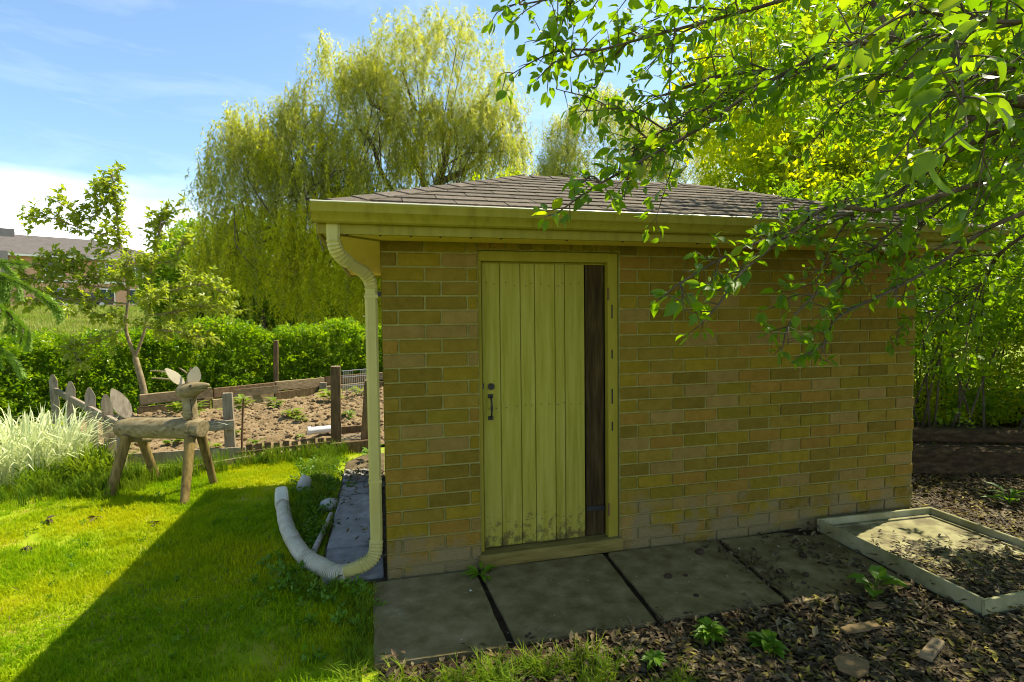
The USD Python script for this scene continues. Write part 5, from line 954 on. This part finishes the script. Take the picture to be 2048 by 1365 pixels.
# ------------------------------------------------------------------ grass and litter
def scatter(poly, step, rnd, jitter=.5):
    x0, y0, x1, y1 = poly.bounds; X, Y = np.meshgrid(np.arange(x0, x1, step), np.arange(y0, y1, step)); X = X.ravel() + rnd.uniform(-jitter, jitter, X.size) * step; Y = Y.ravel() + rnd.uniform(-jitter, jitter, Y.size) * step
    k = contains_xy(poly, X, Y); return X[k], Y[k]
rg = np.random.default_rng(77)
gp_ = [grass_patch(70, .075, .022, .058, .0042, 500 + k, .7) for k in range(5)]
X, Y = scatter(lawn_poly.buffer(-.03), .062, rg)
k = in_view(np.stack([X, Y, 0 * X], 1), .12); X, Y = X[k], Y[k]
thin = (nz(X, Y, 1.6, 31) + .5); k = rg.uniform(0, 1, len(X)) < np.clip(.55 + 1.6 * (thin - .35), .35, 1); k &= ~((X > .3) & (rg.uniform(0, 1, len(X)) < np.clip(X, .3, .85))); k &= ~((X > -.5) & (X < .0) & (Y > .0) & (Y < 1.2) & (rg.uniform(0, 1, len(X)) < .4)); X, Y = X[k], Y[k]
instancer('lawn_grass', gp_, MATS['grass_blade'], np.stack([X, Y, 0 * X + .002], 1), zquat(rg.uniform(0, 6.28, len(X))), np.stack([rg.uniform(.9, 1.2, len(X))] * 2 + [rg.uniform(.6, 1.3, len(X)) * (.8 + .8 * np.clip(nz(X, Y, 1.1, 41) + .1, 0, 1))], 1), None, label='mown green lawn grass left of the shed', cat='grass', kind='stuff')
tg = [grass_patch(40, .06, .10, .24, .006, 520 + k, .6) for k in range(4)]
def along(pts, step, rnd, spread): c = spline(pts, 20); seg = np.r_[0, np.cumsum(np.linalg.norm(np.diff(c, axis=0), axis=1))]; s = np.arange(0, seg[-1], step); return np.stack([np.interp(s, seg, c[:, k]) + rnd.normal(0, spread, len(s)) for k in range(2)], 1)
tl = np.vstack([along([(-1.45, 3.05), (-1.0, 3.12), (-.5, 3.22)], .018, rg, .06), along([(-2.9, 2.75), (-2.4, 2.72), (-1.7, 2.98)], .016, rg, .10), along([(-.60, 1.6), (-.62, 2.2), (-.62, 2.9)], .022, rg, .06), along([(-.05, -.97), (.5, -1.0), (1.0, -1.04)], .035, rg, .035), along([(.4, -1.1), (.9, -1.2), (1.3, -1.3)], .05, rg, .08), along([(-.14, -.2), (-.16, -.9)], .05, rg, .02), along([(-.56, .8), (-.62, 1.1), (-.70, 1.5)], .05, rg, .06), along([(-3.3, 2.6), (-2.9, 2.55), (-2.4, 2.4)], .012, rg, .13), along([(-.30, -.07), (-.45, .0), (-.62, .2)], .04, rg, .04)])
instancer('long_grass', tg, MATS['long_grass'], np.c_[tl, np.full(len(tl), .0)], zquat(rg.uniform(0, 6.28, len(tl))), np.c_[np.ones(len(tl)) * .85, np.ones(len(tl)) * .85, rg.uniform(.45, 1.15, len(tl)) * np.where(tl[:, 1] < .6, .5, np.where((tl[:, 1] < 2.9) & (tl[:, 0] > -1), .75, 1.0))], None, label='longer unmown grass along fence, hose and slab edges', cat='grass', kind='stuff')
# clover-like weeds around the hose and slates
wl = [twig_cluster(14, .05, .05, .06, .035, .022, 540 + k) for k in range(3)]
tw = np.vstack([along([(-.52, .65), (-.56, 1.0), (-.64, 1.6)], .007, rg, .06), along([(-.6, 1.8), (-.66, 2.5), (-.8, 2.9)], .008, rg, .09), along([(-.2, -.15), (-.4, -.05), (-.7, .35)], .018, rg, .08), along([(-.2, -.3), (-.35, -.6)], .02, rg, .12)])
instancer('ground_weeds', wl, MATS['weed_leaf'], np.c_[tw, np.full(len(tw), .015)], quat_from(np.c_[rg.normal(0, .5, (len(tw), 2)), np.ones(len(tw))], rg.uniform(0, 6.28, len(tw))), rg.uniform(.6, 1.3, len(tw)), None, label='small leafy weeds round the hose and the slate tiles', cat='weeds', kind='stuff')
# meadow
mg = [grass_patch(60, .55, .22, .48, .03, 560 + k, .5) for k in range(4)]
ang = rg.uniform(-.62, .05, 6500); dd = rg.uniform(12.5, 52, 6500) ** 1.0; X, Y = dd * np.sin(ang), -3.2 + dd * np.cos(ang); k = (Y > 10.6) & ~((X > -6) & (Y < 13)); X, Y = X[k], Y[k]
pr = np.stack([X, Y], 1) - np.array([-37.6, 61.7]); k = (pr @ fy) < -13.3; X, Y = X[k], Y[k]
instancer('meadow_grass', mg, MATS['meadow_grass'], np.stack([X, Y, ground_z(X, Y) - .03], 1), zquat(rg.uniform(0, 6.28, len(X))), np.stack([rg.uniform(.8, 1.3, len(X))] * 2 + [rg.uniform(.5, 1.1, len(X))], 1), None, label='tall meadow grass between the hedge and the road', cat='grass', kind='stuff')
# leaf litter
def litter_proto(seed):
    r = np.random.default_rng(seed); n = 7; P = np.c_[r.normal(0, .05, (n, 2)), r.uniform(0, .012, n)]; a = r.uniform(0, 6.28, n); D = np.c_[np.cos(a), np.sin(a), r.normal(0, .25, n)]; N = np.c_[r.normal(0, .35, (n, 2)), np.ones(n)]
    return leaf_arrays(P, D, N, r.uniform(.022, .058, n), r.uniform(.009, .024, n), r.uniform(-.2, .5), 1)
lp = [litter_proto(600 + k) for k in range(8)]
X, Y = scatter(litter_poly, .032, rg); k = in_view(np.stack([X, Y, 0 * X], 1), .1) & ~((X < 2.98) & (Y > -.84) & (X < 4.1)) & ~((X > 2.97) & (X < 4.03) & (Y > -1.22)); k &= rg.uniform(0, 1, len(X)) < np.clip(.35 + .9 * (X - .6), .3, 1) * np.clip(2.6 * (nz(X, Y, 2.4, 61) + .36), .15, 1); X, Y = X[k], Y[k]
X = np.r_[X, rg.uniform(3.05, 3.95, 260), rg.normal(2.72, .12, 40), rg.normal(2.2, .03, 25)]; Y = np.r_[Y, -1.15 + np.abs(rg.normal(0, .32, 260)), rg.uniform(-.84, -.1, 40), rg.uniform(-.75, -.1, 25)]
X = np.r_[X, rg.uniform(-.38, -.04, 22), rg.uniform(-.38, -.05, 50)]; Y = np.r_[Y, rg.uniform(.1, 2.4, 22), rg.normal(2.15, .12, 50)]
Z = np.where(X < 0, .042, 0) + np.where((X > 2.97) & (X < 4.03) & (Y > -1.22) & (Y < -.07), .060, np.where((Y > -.84) & (X < 3), .036, litter_z(X, Y) - .004)); k = ~((X > 2.97) & (X < 4.03) & (Y > -.1)); X, Y, Z = X[k], Y[k], Z[k]
instancer('leaf_litter', lp, MATS['dead_leaf'], np.stack([X, Y, Z], 1), zquat(rg.uniform(0, 6.28, len(X))), rg.uniform(.7, 1.35, len(X)), None, label='brown and yellow fallen leaves on the dark ground and in the tray', cat='leaf litter', kind='stuff')
tws = MB(); rt = np.random.default_rng(88)
for i in range(90):
    x, y = rt.uniform(1.5, 5.0), rt.uniform(-2.2, -.9) if i % 3 else rt.uniform(-.9, .6)
    if x < 4.1 and y > -1.25: continue
    a = rt.uniform(0, 6.28); l = rt.uniform(.06, .22); z = litter_z(np.array(x), np.array(y)) + .012; tws.tube(spline([(x, y, z), (x + l * .5 * math.cos(a), y + l * .5 * math.sin(a), z + .012), (x + l * math.cos(a + .3), y + l * math.sin(a + .3), z)], 3), .0028, 4)
q = tws.build('fallen_twigs', MATS['wood_chip'], None, True, label='small dry twigs scattered over the leaf litter', cat='twigs', kind='stuff')
# brown crumpled leaves on the lawn
for k, (x, y) in enumerate(((-2.58, 1.64), (-2.40, 1.08), (-2.23, 1.60), (-1.75, 1.35))):
    n = 5; a = rg.uniform(0, 6.28, n); P = np.c_[x + rg.normal(0, .006, n), y + rg.normal(0, .006, n), rg.uniform(.03, .05, n)]
    MB().add(*leaf_arrays(P, np.c_[np.cos(a), np.sin(a), rg.normal(0, .3, n)], np.c_[rg.normal(0, .6, (n, 2)), np.ones(n)], .06, .035, .5)).build('dry_leaf', MATS['dead_leaf'], None, True, label=['dry brown leaf heap farthest left on the sunny lawn', 'dry brown leaf heap nearest the viewer on the sunny lawn', 'dry brown leaf heap below the deer tail on the lawn', 'small dry leaf heap in front of the deer on the lawn'][k], cat='dry leaf')

# clods and crumbs on the dug soil
def crumb(seed):
    q = trimesh.creation.icosphere(1, 1.0); v = np.array(q.vertices); v *= (.7 + .7 * meshkit.fbm(v * 1.5 + seed, 2, seed))[:, None]; v[:, 2] *= .7; return v, np.array(q.faces)
X, Y = scatter(bed_poly.buffer(-.12), .085, rg); n = len(X)
sz = .012 + .035 * rg.uniform(0, 1, n) ** 3
instancer('soil_clods', [crumb(k) for k in range(5)], MATS['soil'], np.stack([X, Y, bed_z(X, Y) + sz * .15], 1), zquat(rg.uniform(0, 6.28, n)), sz, None, label='loose clods of earth all over the dug vegetable bed', cat='soil clods', kind='stuff')

X, Y = scatter(Polygon([(-4, -1.5), (-.25, -1.5), (-.6, .3), (-.95, 2.6), (-4, 2.6)]), .22, rg, .9); kk = meshkit.fbm(np.c_[X * 1.3, Y * 1.3, 0 * X], 3, 5) > .5; X, Y = X[kk], Y[kk]; n = len(X)
instancer('lawn_weeds', wl, MATS['weed_leaf'], np.c_[X, Y, np.full(n, .02)], quat_from(np.c_[rg.normal(0, .6, (n, 2)), np.ones(n)], rg.uniform(0, 6.28, n)), rg.uniform(.3, .65, n), None, label='clover and small weeds scattered through the mown lawn', cat='weeds', kind='stuff')
X, Y = scatter(Polygon([(-3.6, -1.2), (-.5, -1.2), (-.9, 2.4), (-3.6, 2.4)]), .075, rg, .9); kk = meshkit.fbm(np.c_[X * .9, Y * .9, 0 * X], 3, 9) > .53; X, Y = X[kk], Y[kk]; n = len(X); a = rg.uniform(0, 6.28, n)
v, f = leaf_arrays(np.c_[X, Y, rg.uniform(.02, .05, n)], np.c_[np.cos(a), np.sin(a), rg.normal(0, .35, n)], np.c_[rg.normal(0, .4, (n, 2)), np.ones(n)], rg.uniform(.04, .09, n), .004, .1, 1)
MB().add(v, f).build('dry_grass', MATS['wood_chip'], None, label='dry straw coloured blades lying in the lawn', cat='dry grass', kind='stuff')
X, Y = scatter(Polygon([(0, -.78), (3.0, -.8), (3.0, -.08), (0, -.08)]), .17, rg, 1.0); n = len(X); sz = .0018 + .005 * rg.uniform(0, 1, n) ** 4
instancer('slab_grit', [crumb(20 + k) for k in range(4)], MATS['pale_stone'], np.c_[X, Y, np.full(n, .032)], zquat(rg.uniform(0, 6.28, n)), sz, None, label='pale grit and crumbs on the concrete slabs', cat='grit', kind='stuff')
